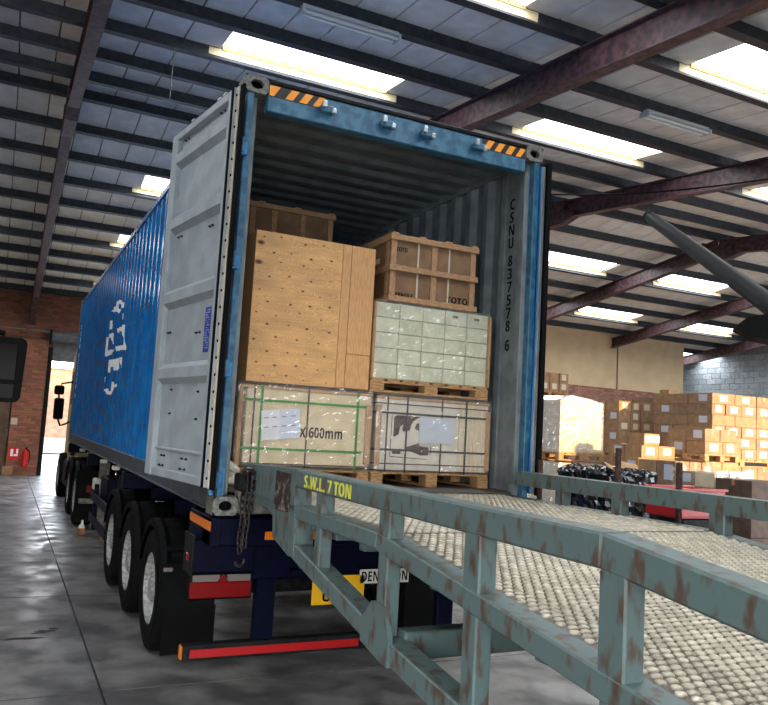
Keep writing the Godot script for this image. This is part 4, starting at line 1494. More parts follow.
func strap_round(parent: Node, called: String, c: Vector3, size: Vector3, where: float, axis: int, m: Material, w := 0.018, t := 0.003):
	# thin band round a box: axis 1 = horizontal band at height `where`, axis 0 = vertical band at x = where (front, top)
	var h := size / 2
	if axis == 1:
		for sg in [-1.0, 1.0]:
			bx(called, c + Vector3(0, where, sg * (h.z + t / 2)), Vector3(size.x + 2 * t, w, t), m, parent)
			bx(called, c + Vector3(sg * (h.x + t / 2), where, 0), Vector3(t, w, size.z), m, parent)
	else:
		for sg in [-1.0, 1.0]:
			bx(called, c + Vector3(where, 0, sg * (h.z + t / 2)), Vector3(w, size.y + 2 * t, t), m, parent)
		bx(called, c + Vector3(where, h.y + t / 2, 0), Vector3(w, t, size.z), m, parent)

func build_cargo():
	var s: SurfaceTool
	var F := HB + 0.170      # container floor
	var zf := -0.42
	# --- lower pair of strapped crates
	pallet("wooden pallet under the green strapped crate inside the container", Vector3(0.74, F, zf - 0.5), Vector3(1.06, 0.11, 0.96), "pallets in the container", true)
	var a := thing("tile_crate", "pale crate with green straps marked X 600mm and a paper sheet", "crate", Vector3(0.745, F + 0.11, zf - 0.49))
	var sa := Vector3(1.03, 0.58, 0.96)
	bx("board_wrap", Vector3(0.03, sa.y / 2, 0), Vector3(sa.x - 0.06, sa.y - 0.04, sa.z - 0.02), M.pale_board, a, 0.006)
	for k in 4:
		bx("side_slat", Vector3(-sa.x / 2 + 0.015, sa.y / 2, 0.44 - k * 0.26), Vector3(0.03, sa.y - 0.02, 0.085 if k % 2 else 0.12), M.crate_upright, a, 0.004)
	bx("top_board", Vector3(0, sa.y - 0.012, 0), Vector3(sa.x, 0.024, sa.z), M.crate_wood, a, 0.004)
	bx("corner_board", Vector3(sa.x / 2 - 0.02, sa.y / 2 - 0.02, sa.z / 2 - 0.005), Vector3(0.05, sa.y - 0.14, 0.02), M.crate_upright, a, 0.004)
	var ca := Vector3(0, sa.y / 2, 0)
	for y in [0.185, -0.155]:
		strap_round(a, "green_strap", ca, sa, y, 1, M.green_strap)
	for x in [-0.345, 0.40]:
		strap_round(a, "green_strap", ca, sa, x, 0, M.green_strap)
	for x in [-0.40, 0.005]:
		strap_round(a, "brown_strap", ca, sa, x, 0, M.brown_strap, 0.012)
	strap_round(a, "brown_strap", ca, sa, -0.26, 1, M.brown_strap, 0.01)
	lettering("print", "X 600mm", 0.075, M.black_print, a, Transform3D(Basis.IDENTITY, Vector3(0.125, 0.262, sa.z / 2 - 0.0085)), 0.335)
	s = st()
	var o := Vector3(-0.345, 0.19, sa.z / 2 + 0.006)
	var c4 := [Vector2(0.015, 0), Vector2(0.30, 0.035), Vector2(0.285, 0.245), Vector2(0.0, 0.21)]
	var uvs := [Vector2(0, 1), Vector2(1, 1), Vector2(1, 0), Vector2(0, 0)]
	for t in [[0, 2, 1], [0, 3, 2]]:
		for j in t:
			s.set_normal(Vector3.BACK)
			s.set_uv(uvs[j])
			s.add_vertex(o + Vector3(c4[j].x, c4[j].y, 0.004 * sin(j)))
	obj("paper_sheet", s, M.docs, a)
	film_shell("film", a, ca + Vector3(0, 0.012, 0), sa + Vector3(0.016, 0.02, 0.02), M.film, 0.034, 3, true, 40)

	pallet("wooden pallet under the maroon emblem crate inside the container", Vector3(1.815, F, zf - 0.5), Vector3(1.05, 0.11, 0.96), "pallets in the container", true)
	var b := thing("tile_crate", "white crate with dark straps and a maroon square emblem", "crate", Vector3(1.815, F + 0.11, zf - 0.49))
	var sb := Vector3(1.02, 0.575, 0.96)
	bx("board_wrap", Vector3(0, sb.y / 2, 0), Vector3(sb.x - 0.02, sb.y - 0.03, sb.z - 0.02), M.white_board, b, 0.006)
	bx("top_board", Vector3(0, sb.y - 0.012, 0), Vector3(sb.x, 0.024, sb.z), M.crate_wood, b, 0.004)
	for x in [-0.49, 0.495]:
		bx("corner_board", Vector3(x, sb.y / 2 - 0.02, sb.z / 2 - 0.005), Vector3(0.045, sb.y - 0.1, 0.02), M.crate_upright, b, 0.004)
	for k in 6:
		bx("edge_batten", Vector3(0.24 + k * 0.045, sb.y / 2, sb.z / 2 - 0.009), Vector3(0.03, sb.y - 0.05, 0.01), M.pale_board, b, 0.002)
	var cb := Vector3(0, sb.y / 2, 0)
	for y in [0.16, -0.12]:
		strap_round(b, "dark_strap", cb, sb, y, 1, M.dark_strap, 0.016)
	strap_round(b, "dark_strap", cb, sb, 0.285, 0, M.dark_strap, 0.016)
	strap_round(b, "dark_strap", cb, sb, -0.25, 0, M.dark_strap, 0.014)
	for x in [-0.42, 0.06]:
		strap_round(b, "brown_strap", cb, sb, x, 0, M.brown_strap, 0.012)
	for y in [-0.225, 0.23]:
		strap_round(b, "brown_strap", cb, sb, y, 1, M.brown_strap, 0.009)
	# maroon emblem: polygons in the emblem's own frame (390 wide, 395 high)
	var em := part("emblem", b, Vector3(-0.365, 0.435, sb.z / 2 - 0.0095))
	for q in [
		[[12, 20], [40, 2], [285, 5], [240, 22], [200, 55], [180, 95], [170, 150], [105, 165], [95, 150], [100, 90], [72, 120], [60, 195], [10, 225]],
		[[215, 130], [235, 75], [258, 70], [262, 148]],
		[[0, 368], [82, 336], [92, 392], [10, 392]],
		[[120, 325], [265, 275], [272, 302], [368, 312], [368, 392], [292, 398], [180, 358]],
		[[-14, 0], [-8, 0], [-10, 420], [-16, 420]],
		[[-16, 415], [355, 432], [362, 438], [-16, 424]],
		[[385, 302], [394, 302], [390, 385], [382, 385]]]:
		s = st()
		var pts := PackedVector2Array()
		for v in q:
			pts.append(Vector2(v[0] * 0.00088, -v[1] * 0.00076))
		prism(s, pts, Transform3D.IDENTITY, 0.0015)
		obj("emblem_shape", s, M.maroon_print, em)
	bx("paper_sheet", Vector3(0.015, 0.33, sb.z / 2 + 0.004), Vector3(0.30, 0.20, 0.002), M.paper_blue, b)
	film_shell("film", b, cb + Vector3(0, 0.012, 0), sb + Vector3(0.016, 0.02, 0.02), M.film, 0.032, 8, true, 40)

	# --- plywood case on the left
	var top_a := F + 0.11 + sa.y + 0.024
	var p := thing("plywood_case", "tall plywood case with knotty veneer on top of the green strapped crate", "case", Vector3(0.745, top_a, zf - 0.46))
	var hp := 1.082
	s = st()
	box(s, Vector3(0, hp / 2, 0), Vector3(0.92, hp - 0.01, 0.88))
	obj("core", s, M.ply_side, p)
	s = st()
	var x0 := -0.475
	var x1 := 0.198
	var zz := 0.46
	var ci := [Vector3(x0, 0, zz), Vector3(x1, 0, zz), Vector3(x1, hp, zz), Vector3(x0, hp, zz)]
	for t in [[0, 2, 1], [0, 3, 2]]:
		for j in t:
			s.set_normal(Vector3.BACK)
			s.set_uv(Vector2((ci[j].x - x0) / (x1 - x0), 1.0 - ci[j].y / hp))
			s.add_vertex(ci[j])
	quad(s, ci[0], ci[3], ci[3] - Vector3(0, 0, 0.018), ci[0] - Vector3(0, 0, 0.018), Vector3.LEFT)
	quad(s, ci[2], ci[3], ci[3] - Vector3(0, 0, 0.018), ci[2] - Vector3(0, 0, 0.018), Vector3.UP)
	quad(s, ci[1], ci[2], ci[2] - Vector3(0, 0, 0.018), ci[1] - Vector3(0, 0, 0.018), Vector3.RIGHT)
	obj("veneer_sheet", s, M.plywood, p)
	bx("joint_strip", Vector3(0.236, hp / 2, 0.45), Vector3(0.068, hp, 0.019), M.ply_right, p, 0.002)
	bx("edge_panel", Vector3(0.372, hp / 2 + 0.13, 0.45), Vector3(0.196, hp - 0.26, 0.02), M.ply_right, p, 0.002)
	bx("edge_panel", Vector3(0.372, 0.128, 0.449), Vector3(0.196, 0.25, 0.02), M.ply_right, p, 0.002)
	bx("side_panel", Vector3(-0.4655, hp / 2, -0.01), Vector3(0.018, hp, 0.90), M.ply_side, p, 0.002)
	bx("side_panel", Vector3(0.4655, hp / 2, -0.01), Vector3(0.018, hp, 0.90), M.ply_side, p, 0.002)
	bx("lid", Vector3(0, hp - 0.006, -0.01), Vector3(0.948, 0.018, 0.90), M.ply_side, p, 0.002)

	# --- crate standing behind the plywood case
	var by := F
	var bc := thing("open_crate", "dark open frame crate with brown boards behind the plywood case", "crate", Vector3(0.82, by, -2.12))
	crate_frame(bc, Vector3(1.06, 2.37, 0.9), [0.0, 0.26, 0.46, 0.73, 1.0], 4)

	# --- stack of white cartons on a pallet
	var top_b := F + 0.11 + sb.y + 0.024
	pallet("wooden pallet carrying the white cartons above the maroon emblem crate", Vector3(1.765, top_b, zf - 0.47), Vector3(1.06, 0.105, 0.92), "pallets in the container", false, 8)
	var wy := top_b + 0.105
	var cw := 1.02 / 5
	var ch := 0.59 / 5
	for j in 5:
		for i in 5:
			var off := rng.randf_range(-0.004, 0.004)
			var cc := thing("white_carton", "pale white carton wrapped in film under the brown open crate, %s row" % (["bottom", "second", "third", "fourth", "top"][j]), "carton", Vector3(1.765 - 0.51 + cw * (i + 0.5), wy + j * ch, zf - 0.47 + off), "white cartons in the container")
			bx("body", Vector3(0, ch / 2, 0), Vector3(cw - 0.004, ch - 0.003, 0.90), M.white_carton if rng.randf() < 0.6 else M.white_carton_b, cc, 0.005)
			if j == 4 and i >= 3:
				bx("print", Vector3(-0.01, ch * 0.62, 0.451), Vector3(0.05, 0.02, 0.001), M.steel_grey, cc)
	var wrap := thing("stretch_film", "clear wrinkled stretch film round the white cartons", "film", Vector3(1.765, wy, zf - 0.47))
	film_shell("film", wrap, Vector3(0, 0.303, 0), Vector3(1.03, 0.60, 0.925), M.film, 0.034, 15, true, 44)
	for x in [-0.525, 0.522]:
		bx("corner_strip", Vector3(x, 0.29, 0.45), Vector3(0.02, 0.58, 0.05), M.crate_upright, wrap, 0.003)

	# --- open frame crate with brown cartons on top
	var cy := wy + 0.61
	var t2 := thing("open_crate", "open wooden crate of brown boxes marked TOTO on the white cartons", "crate", Vector3(1.755, cy, zf - 0.47))
	var ts := Vector3(0.79, 0.53, 0.88)
	crate_frame(t2, ts, [0.0, 0.5, 1.0], 2)
	for x in [-0.14, 0.145]:
		for k in 2:
			bx("white_strap", Vector3(x, ts.y * (0.26 + 0.47 * k), ts.z / 2 - 0.028), Vector3(0.014, ts.y * 0.44, 0.004), M.paper, t2)
	lettering("print", "TOTO", 0.05, M.black_print, t2, Transform3D(Basis.IDENTITY, Vector3(0.235, 0.075, ts.z / 2 - 0.0275)), 0.2)
	lettering("print", "FRAGILE", 0.03, M.black_print, t2, Transform3D(Basis.IDENTITY, Vector3(-0.25, 0.062, ts.z / 2 - 0.0275)), 0.15)
	lettering("print", "TOTO", 0.035, M.black_print, t2, Transform3D(Basis.IDENTITY, Vector3(-0.29, 0.42, ts.z / 2 - 0.0275)), 0.1)
	bx("paper_label", Vector3(-ts.x / 2 + 0.026, 0.36, 0.1), Vector3(0.003, 0.04, 0.16), M.paper, t2)
	# crumpled film and packing at the container's corner
	var sc := thing("packing_scrap", "crumpled film and carton scraps at the foot of the green strapped crate", "packaging", Vector3(0.14, F, -0.30))
	for k in 6:
		bx("scrap", Vector3(0.02 + 0.03 * sin(k * 2.1), 0.03 + 0.035 * k * 0.6, 0.03 * cos(k * 1.7)), Vector3(0.09, 0.05, 0.07), M.paper if k % 2 else M.white_board, sc, 0.012, Basis(Vector3(0.3, 1, 0.2).normalized(), k * 0.9))

func crate_frame(c: Node3D, size: Vector3, uprights: Array, rows: int):
	# slatted open crate with board-faced boxes inside
	var t := 0.022
	bx("board_box", Vector3(0, size.y / 2, 0), Vector3(size.x - 0.056, size.y - 0.05, size.z - 0.06), M.crate_board, c, 0.004)
	for f in uprights:
		var x: float = lerpf(-size.x / 2 + 0.03, size.x / 2 - 0.03, f)
		for sg in [-1.0, 1.0]:
			bx("upright", Vector3(x, size.y / 2, sg * (size.z / 2 - t)), Vector3(0.05, size.y - 0.01, t), M.crate_upright, c, 0.002)
	for k in rows + 1:
		var y: float = lerpf(0.022, size.y - 0.022, float(k) / rows)
		for sg in [-1.0, 1.0]:
			bx("rail", Vector3(0, y, sg * (size.z / 2 - t * 0.05)), Vector3(size.x + 0.02, 0.045, t), M.crate_wood, c, 0.002)
			bx("rail", Vector3(sg * (size.x / 2 - t * 0.2), y, 0), Vector3(t, 0.045, size.z - 0.02), M.crate_wood, c, 0.002)
	for k in 3:
		for x in [-1.0, 1.0]:
			bx("upright", Vector3(x * (size.x / 2 - 0.018), size.y / 2, (k - 1) * (size.z / 2 - 0.1)), Vector3(0.016, size.y - 0.02, 0.05), M.crate_upright, c, 0.002)
	for k in 4:
		bx("top_slat", Vector3(lerpf(-size.x / 2 + 0.03, size.x / 2 - 0.03, k / 3.0), size.y + 0.006, 0), Vector3(0.06, 0.018, size.z + 0.01), M.crate_wood, c, 0.002)

# ------------------------------------------------------------------ ramp
func build_ramp():
	var s: SurfaceTool
	var r := thing("yard_ramp", "worn green steel yard ramp with grip mesh deck leading up to the container", "ramp")
	var sl := 0.12
	var zk := 1.95                 # deck kink
	var zt := 3.29                 # rail kink
	var ze := 13.6
	for side in 2:
		var x := 0.25 if side == 0 else 2.15
		var m: Material = M.ramp_green
		var fr := part("side_frame", r)
		# top rail
		s = st()
		if side == 0:
			beam(s, Vector3(x, 1.605, 0.9), Vector3(x, 1.605, zt), 0.1, 0.095, 0.008)
		else:
			prism(s, PackedVector2Array([Vector2(0.16, 1.56), Vector2(0.3, 1.65), Vector2(zt, 1.65), Vector2(zt, 1.555), Vector2(0.18, 1.555)]), Transform3D(Basis(Vector3(0, 0, 1), Vector3.UP, Vector3(-1, 0, 0)), Vector3(x + 0.05, 0, 0)), 0.1)
		obj("top_rail", s, m, fr)
		s = st()
		beam(s, Vector3(x, 1.605, zt - 0.004), Vector3(x, 1.605 - sl * (8.0 - zt), 8.0), 0.1, 0.095, 0.008)
		obj("top_rail", s, m, fr)
		# deck rail
		s = st()
		beam(s, Vector3(x, 1.43, 0.05), Vector3(x, 1.43, zk), 0.1, 0.07, 0.006)
		obj("deck_rail", s, m, fr)
		s = st()
		beam(s, Vector3(x, 1.43, zk - 0.004), Vector3(x, 1.43 - sl * (ze - zk), ze), 0.1, 0.075, 0.006)
		obj("deck_rail", s, m, fr)
		# posts
		var k := 0
		for z in [0.75, 1.28, 2.01, 2.67, 3.33, 4.0, 4.66, 5.32, 5.98, 6.64, 7.3, 7.9]:
			if side == 0 and z < 1.0:
				continue
			var yt: float = 1.565 if z < zt else 1.565 - sl * (z - zt)
			var yd: float = 1.40 if z < zk else 1.40 - sl * (z - zk)
			var w := 0.085 if z < 1.5 else 0.10
			bx("post", Vector3(x - 0.012, (yt + yd) / 2, z), Vector3(0.07, yt - yd, w), m, fr, 0.006)
			if z > 1.2:
				var yl := chord_y(z)
				bx("post", Vector3(x - 0.012, (yd + yl) / 2, z), Vector3(0.065, yd - yl, w * 0.85), m, fr, 0.006)
			k += 1
		# lower chord: steep first bay, gusset, then parallel to the deck
		s = st()
		beam(s, Vector3(x, 1.26, 0.78), Vector3(x, 1.03, 2.04), 0.1, 0.085, 0.006)
		obj("lower_chord", s, m, fr)
		s = st()
		beam(s, Vector3(x, 1.025, 2.06), Vector3(x, 1.025 - sl * 7.6, 9.66), 0.1, 0.09, 0.006)
		obj("lower_chord", s, m, fr)
		s = st()
		prism(s, PackedVector2Array([Vector2(1.86, 1.10), Vector2(1.95, 1.19), Vector2(2.06, 1.19), Vector2(2.12, 1.08), Vector2(2.12, 0.97), Vector2(2.08, 0.97), Vector2(1.86, 1.01)]), Transform3D(Basis(Vector3(0, 0, 1), Vector3.UP, Vector3(-1, 0, 0)), Vector3(x - 0.036, 0, 0)), 0.02)
		obj("gusset", s, m, fr)
		# end plates at the container
		if side == 0:
			s = st()
			prism(s, PackedVector2Array([Vector2(-0.06, 1.60), Vector2(0.03, 1.625), Vector2(0.93, 1.655), Vector2(0.93, 1.39), Vector2(0.60, 1.385), Vector2(0.1, 1.44), Vector2(-0.06, 1.46)]), Transform3D(Basis(Vector3(0, 0, 1), Vector3.UP, Vector3(-1, 0, 0)), Vector3(x + 0.05, 0, 0)), 0.1)
			obj("end_plate", s, m, fr)
			s = st()
			prism(s, PackedVector2Array([Vector2(0.60, 1.40), Vector2(0.96, 1.42), Vector2(0.98, 1.20), Vector2(0.90, 1.195), Vector2(0.62, 1.255)]), Transform3D(Basis(Vector3(0, 0, 1), Vector3.UP, Vector3(-1, 0, 0)), Vector3(x + 0.055, 0, 0)), 0.11)
			obj("end_bracket", s, m, fr)
			bx("worn_plate", Vector3(x - 0.053, 1.52, 0.74), Vector3(0.006, 0.21, 0.25), M.worn_plate, fr, 0.002)
			var rs := bx("small_sticker", Vector3(x - 0.052, 1.575, 0.07), Vector3(0.004, 0.06, 0.09), M.white_print, fr)
			for q in [0.015, -0.015]:
				bx("sticker_print", Vector3(-0.003, q, 0), Vector3(0.002, 0.014, 0.07), M.sign_red, rs)
			lettering("load_marking", "S.W.L. 7 TON", 0.062, M.stencil, fr, Transform3D(Basis(Vector3(0, 0, 1), Vector3.UP, Vector3(-1, 0, 0)), Vector3(x - 0.051, 1.60, 1.37)), 0.60)
		else:
			bx("end_plate", Vector3(x, 1.42, 0.45), Vector3(0.1, 0.09, 0.9), m, fr, 0.006)
	# deck: expanded-metal grip mesh on cross bearers
	s = st()
	grip_studs(r, 0.06, 7.0, zk, sl)
	s = st()
	box(s, Vector3(1.2, DECK - 0.018, (0.06 + zk) / 2), Vector3(1.8, 0.008, zk - 0.06))
	beam(s, Vector3(1.2, DECK - 0.018, zk), Vector3(1.2, DECK - 0.018 - sl * (9.0 - zk), 9.0), 1.8, 0.008)
	obj("deck_base", s, M.deck_base, r)
	s = st()
	quad(s, Vector3(0.3, DECK - 0.035 - sl * (9.0 - zk), 9.0), Vector3(2.1, DECK - 0.035 - sl * (9.0 - zk), 9.0), Vector3(2.1, DECK - 0.03 - sl * (ze - zk), ze), Vector3(0.3, DECK - 0.03 - sl * (ze - zk), ze), Vector3.UP)
	box(s, Vector3(1.2, 0.035, 13.8), Vector3(2.0, 0.03, 0.6), 0.003, Basis(Vector3.RIGHT, 0.12))
	obj("lower_plate", s, M.grating, r)
	var z := 0.3
	while z < 9.0:
		var y := DECK - 0.1 - (sl * (z - zk) if z > zk else 0.0)
		bx("cross_bearer", Vector3(1.2, y, z), Vector3(1.82, 0.08, 0.06), M.ramp_green, r, 0.004)
		z += 0.33
	bx("cross_beam", Vector3(1.2, 1.04, 2.06), Vector3(1.84, 0.11, 0.09), M.ramp_green, r, 0.006)
	bx("cross_beam", Vector3(1.2, 1.04 - sl * 2.64, 4.7), Vector3(1.84, 0.11, 0.09), M.ramp_green, r, 0.006)
	bx("lip_plate", Vector3(1.2, HB + 0.178, -0.06), Vector3(1.7, 0.012, 0.32), M.ramp_top, r, 0.003)
	bx("front_beam", Vector3(1.2, 1.40, 0.09), Vector3(1.8, 0.10, 0.08), M.ramp_green, r, 0.006)
	# rusty stakes along the far side
	for q in [[0.36, 1.74, "a"], [1.14, 1.86, "b"], [1.63, 1.80, "c"]]:
		bx("stake", Vector3(2.245, (q[1] + 1.36) / 2, q[0]), Vector3(0.03, q[1] - 1.36, 0.03), M.rusty, r, 0.004)
	# towing axle that carries the ramp
	for x in [0.45, 1.95]:
		wheel(r, Vector3(x - 0.1, 0.26, 7.2), 0.26, 0.2)
	s = st()
	rod(s, Vector3(0.45, 0.26, 7.2), Vector3(1.95, 0.26, 7.2), 0.05, 12)
	obj("axle", s, M.steel_dark, r)
	# safety chain on its bracket
	var ch := thing("safety_chain", "rusty steel chain hanging from the ramp's corner bracket", "chain", Vector3(0.20, 1.53, 0.15))
	bx("bracket", Vector3(-0.03, -0.02, -0.10), Vector3(0.08, 0.11, 0.16), M.steel_dark, ch, 0.012)
	var lk := st()
	var pts := []
	for i in 16:
		var a := TAU * i / 16
		pts.append(Vector3(cos(a) * 0.016, sin(a) * 0.016 + (0.013 if sin(a) > 0 else -0.013), 0))
	tube(lk, pts, 0.006, 6, true)
	var lm := lk.commit()
	for q in [[0.0, 11, 0.03], [0.045, 10, 0.045], [0.085, 5, 0.03]]:
		for k in q[1]:
			var l := obj("link", lm, M.chain, ch, Vector3(q[0] * 0.3 - 0.035 + 0.004 * sin(k * 1.3), 0.02 - k * 0.045, -0.06 + q[0] * 1.4 + 0.003 * cos(k)))
			l.rotation = Vector3(0, (PI / 2 if k % 2 else 0.0) + 0.5, 0.12 * sin(k * 2.0))
	for k in 4:
		var l := obj("link", lm, M.chain, ch, Vector3(-0.03, 0.045 + 0.01 * sin(k), -0.06 + k * 0.04))
		l.rotation = Vector3(0.5 * (k % 2), 0.3, PI / 2)
	s = st()
	var hk := []
	for i in 9:
		var a := lerpf(PI, TAU + 0.5, i / 8.0)
		hk.append(Vector3(cos(a) * 0.028, sin(a) * 0.028, 0))
	tube(s, hk, 0.009, 8)
	obj("hook", s, M.chain, ch, Vector3(-0.035, -0.50, -0.04))

func chord_y(z: float) -> float:
	if z < 2.05:
		return 1.26 - (z - 0.78) * (0.23 / 1.26) + 0.03
	return maxf(1.025 - 0.12 * (z - 2.06), 0.2) + 0.03

func grip_studs(parent: Node, z0: float, z1: float, zk: float, sl: float):
	# raised lens-shaped grips in staggered rows, as on an expanded-metal tread
	var s := st()
	var rings := []
	var segs := 10
	for q in [[1.0, 0.0], [0.85, 0.6], [0.5, 0.92]]:
		var ring := []
		for k in segs:
			var a := TAU * k / segs
			ring.append([Vector3(cos(a) * 0.0195 * q[0], 0.0075 * q[1], sin(a) * 0.0155 * q[0]), Vector3(cos(a) * q[0] * 0.8, 0.2 + q[1], sin(a) * q[0]).normalized()])
		rings.append(ring)
	var top := [Vector3(0, 0.0078, 0), Vector3.UP]
	for k in segs:
		var k2 := (k + 1) % segs
		for i in 2:
			smooth(s, rings[i][k], rings[i][k2], rings[i + 1][k2])
			smooth(s, rings[i][k], rings[i + 1][k2], rings[i + 1][k])
		smooth(s, rings[2][k], rings[2][k2], top)
	var xf := []
	var row := 0
	var z := z0 + 0.02
	while z < z1:
		var x := 0.325 + (0.0205 if row % 2 else 0.0)
		var d := sl * (z - zk) if z > zk else 0.0
		var bs := Basis(Vector3.RIGHT, atan(sl) if z > zk else 0.0)
		if absf(z - zk) > 0.02:
			while x < 2.09:
				xf.append(Transform3D(bs, Vector3(x, DECK - 0.014 - d, z)))
				x += 0.041
		z += 0.033
		row += 1
	var mm := MultiMesh.new()
	mm.transform_format = MultiMesh.TRANSFORM_3D
	mm.mesh = s.commit()
	mm.instance_count = xf.size()
	for i in xf.size():
		mm.set_instance_transform(i, xf[i])
	var mi := MultiMeshInstance3D.new()
	mi.multimesh = mm
	mi.material_override = M.grating
	mi.name = "deck_grips"
	mi.set_meta("kind", "stuff")
	parent.add_child(mi, true)

# ------------------------------------------------------------------ goods on the right
func stack(called: String, label: String, group: String, corner: Vector2, y0: float, xs: Array, zs: Array, layers: int, h: float, boards: Array, marks := true):
	# corner = (smallest x, largest z); xs, zs = lists of alternating widths per layer
	for j in layers:
		var xw: Array = xs[j % xs.size()]
		var zw: Array = zs[j % zs.size()]
		var x := corner.x
		for i in xw.size():
			var z := corner.y
			for k in zw.size():
				if i == 0 or k == 0 or j == layers - 1:
					var mk := []
					if marks:
						if i == 0 and (k + j) % 2 == 1:
							mk.append(["x", 0.12])
						if k == 0 and (j % 2 == 0 or rng.randf() < 0.25):
							mk.append(["z", 0.0])
					var lab: String = label + ", " + ("bottom" if j == 0 else ("top" if j == layers - 1 else ORD[j])) + " layer" + (", paper labelled" if mk else ", unlabelled")
					if layers == 1:
						lab = label
					var c := carton_at(called, lab, "carton", Vector3(x + xw[i] / 2 + rng.randf_range(-0.005, 0.005), y0 + j * h, z - zw[k] / 2 + rng.randf_range(-0.005, 0.005)), Vector3(xw[i] - 0.014, h - 0.003, zw[k] - 0.014), boards[rng.randi() % boards.size()], group, mk)
				z -= zw[k]
			x += xw[i]

func build_goods():
	var s: SurfaceTool
	var pm := Vector3(1.2, 0.13, 1.0)
	# A: tall stack of flat cartons, standing on a lower load
	pallet("wooden pallet under the lower load of the tallest carton stack", Vector3(11.65, 0, -6.4), Vector3(1.66, 0.13, 1.5), "pallets on the warehouse floor")
	stack("flat_carton", "brown carton in the load beneath the tallest stack", "cartons beneath the tallest stack", Vector2(10.82, -5.66), 0.13, [[0.43, 0.43, 0.43, 0.4]], [[0.75, 0.74]], 4, 0.3625, ["board_a", "board_b"])
	pallet("wooden pallet between the tallest carton stack and its lower load", Vector3(11.65, 1.58, -6.38), Vector3(1.66, 0.14, 1.5), "pallets on the warehouse floor")
	stack("flat_carton", "flat brown carton in the tallest stack", "cartons in the tallest stack", Vector2(10.82, -5.63), 1.72, [[0.36, 0.45, 0.42, 0.4], [0.62, 0.6, 0.42]], [[0.98, 0.52], [0.6, 0.9]], 6, 0.207, ["board_a", "board_b", "board_a"])
	# A2: grey-brown stack behind it
	pallet("wooden pallet under the carton stack behind the tallest one", Vector3(12.75, 0, -8.55), pm, "pallets on the warehouse floor")
	stack("square_carton", "dull brown carton in the stack behind the tallest one", "cartons behind the tallest stack", Vector2(12.15, -7.95), 0.13, [[0.6, 0.6], [0.5, 0.7]], [[0.62, 0.6], [0.5, 0.72]], 8, 0.355, ["board_b", "board_b", "board_a"])
	# C: two layers of orange cartons on a pallet on a lower load
	pallet("wooden pallet under the orange cartons beside the tallest stack", Vector3(10.25, 0, -5.35), Vector3(0.86, 0.13, 0.9), "pallets on the warehouse floor", true)
	stack("shipping_carton", "brown carton in the lower load beside the tallest stack", "cartons beside the tallest stack, lower load", Vector2(9.83, -4.9), 0.13, [[0.42, 0.42]], [[0.45, 0.45]], 4, 0.385, ["board_c", "board_a"], false)
	pallet("wooden pallet carrying the two layers of orange cartons", Vector3(10.25, 1.675, -5.35), Vector3(0.86, 0.12, 0.9), "pallets on the warehouse floor", true, 5)
	stack("shipping_carton", "orange carton on the raised pallet beside tallest stack", "orange cartons beside the tallest stack", Vector2(9.84, -4.92), 1.795, [[0.45, 0.38], [0.38, 0.42]], [[0.44, 0.44]], 2, 0.225, ["board_c", "board_a"])
	# D: column of cartons next to the film wrapped load
	pallet("wooden pallet under the carton column next to the film wrapped loads", Vector3(10.75, 0, -8.0), Vector3(1.0, 0.13, 0.9), "pallets on the warehouse floor")
	stack("shipping_carton", "brown carton low in the column beside wrapped white loads", "cartons of the lower column", Vector2(10.3, -7.58), 0.13, [[0.5, 0.44]], [[0.44, 0.44]], 4, 0.37, ["board_b", "board_a"])
	pallet("wooden pallet halfway up the carton column next to the film wrapped loads", Vector3(10.77, 1.61, -8.0), Vector3(0.96, 0.12, 0.88), "pallets on the warehouse floor", true)
	stack("shipping_carton", "brown carton high in the column beside wrapped white loads", "cartons of the upper column", Vector2(10.3, -7.57), 1.73, [[0.34, 0.28, 0.34]], [[0.42, 0.44]], 5, 0.212, ["board_a", "board_c"])
	# E: stack behind, against the brick band
	pallet("wooden pallet under the tall stack before the brick band", Vector3(13.97, 0, -9.8), Vector3(1.06, 0.13, 0.95), "pallets on the warehouse floor")
	stack("square_carton", "tall brown carton in the stack before the brick band", "cartons before the brick band", Vector2(13.42, -9.3), 0.13, [[0.5, 0.55], [0.6, 0.45]], [[0.5, 0.45]], 7, 0.425, ["board_b", "board_a"])
	carton_at("shipping_carton", "single small carton on top of the stack before the brick band", "carton", Vector3(13.75, 3.105, -9.55), Vector3(0.3, 0.2, 0.3), "board_c", "", [])
	# F: orange row in front
	pallet("wooden pallet under the orange row in front of the carton column", Vector3(9.25, 0, -5.85), Vector3(0.9, 0.13, 0.9), "pallets on the warehouse floor")
	stack("shipping_carton", "brown carton in the front row before the carton column", "front row cartons", Vector2(8.78, -5.42), 0.13, [[0.46, 0.44]], [[0.44, 0.44]], 4, 0.385, ["board_c", "board_a"])
	stack("shipping_carton", "orange carton in the top layer of the front row", "front row top cartons", Vector2(8.86, -5.43), 1.67, [[0.42, 0.40]], [[0.42, 0.42]], 1, 0.22, ["board_c"])
	carton_at("shipping_carton", "single orange carton standing on the front row", "carton", Vector3(9.13, 1.89, -5.64), Vector3(0.36, 0.21, 0.36), "board_c", "", [["z", -0.2], ["z", 0.25]])
	# G: low cartons behind the black bundle
	pallet("wooden pallet under the low cartons behind the black bundle", Vector3(8.55, 0, -4.35), Vector3(0.86, 0.13, 0.8), "pallets on the warehouse floor")
	stack("shipping_carton", "brown carton in the low pile behind the black bundle", "low pile cartons", Vector2(8.14, -3.97), 0.13, [[0.3, 0.27, 0.26]], [[0.4, 0.4]], 4, 0.385, ["board_b", "board_c"])
	# H: film wrapped mixed load
	pallet("wooden pallet under the film wrapped mixed cartons", Vector3(8.2, 0, -3.35), Vector3(0.8, 0.13, 0.8), "pallets on the warehouse floor")
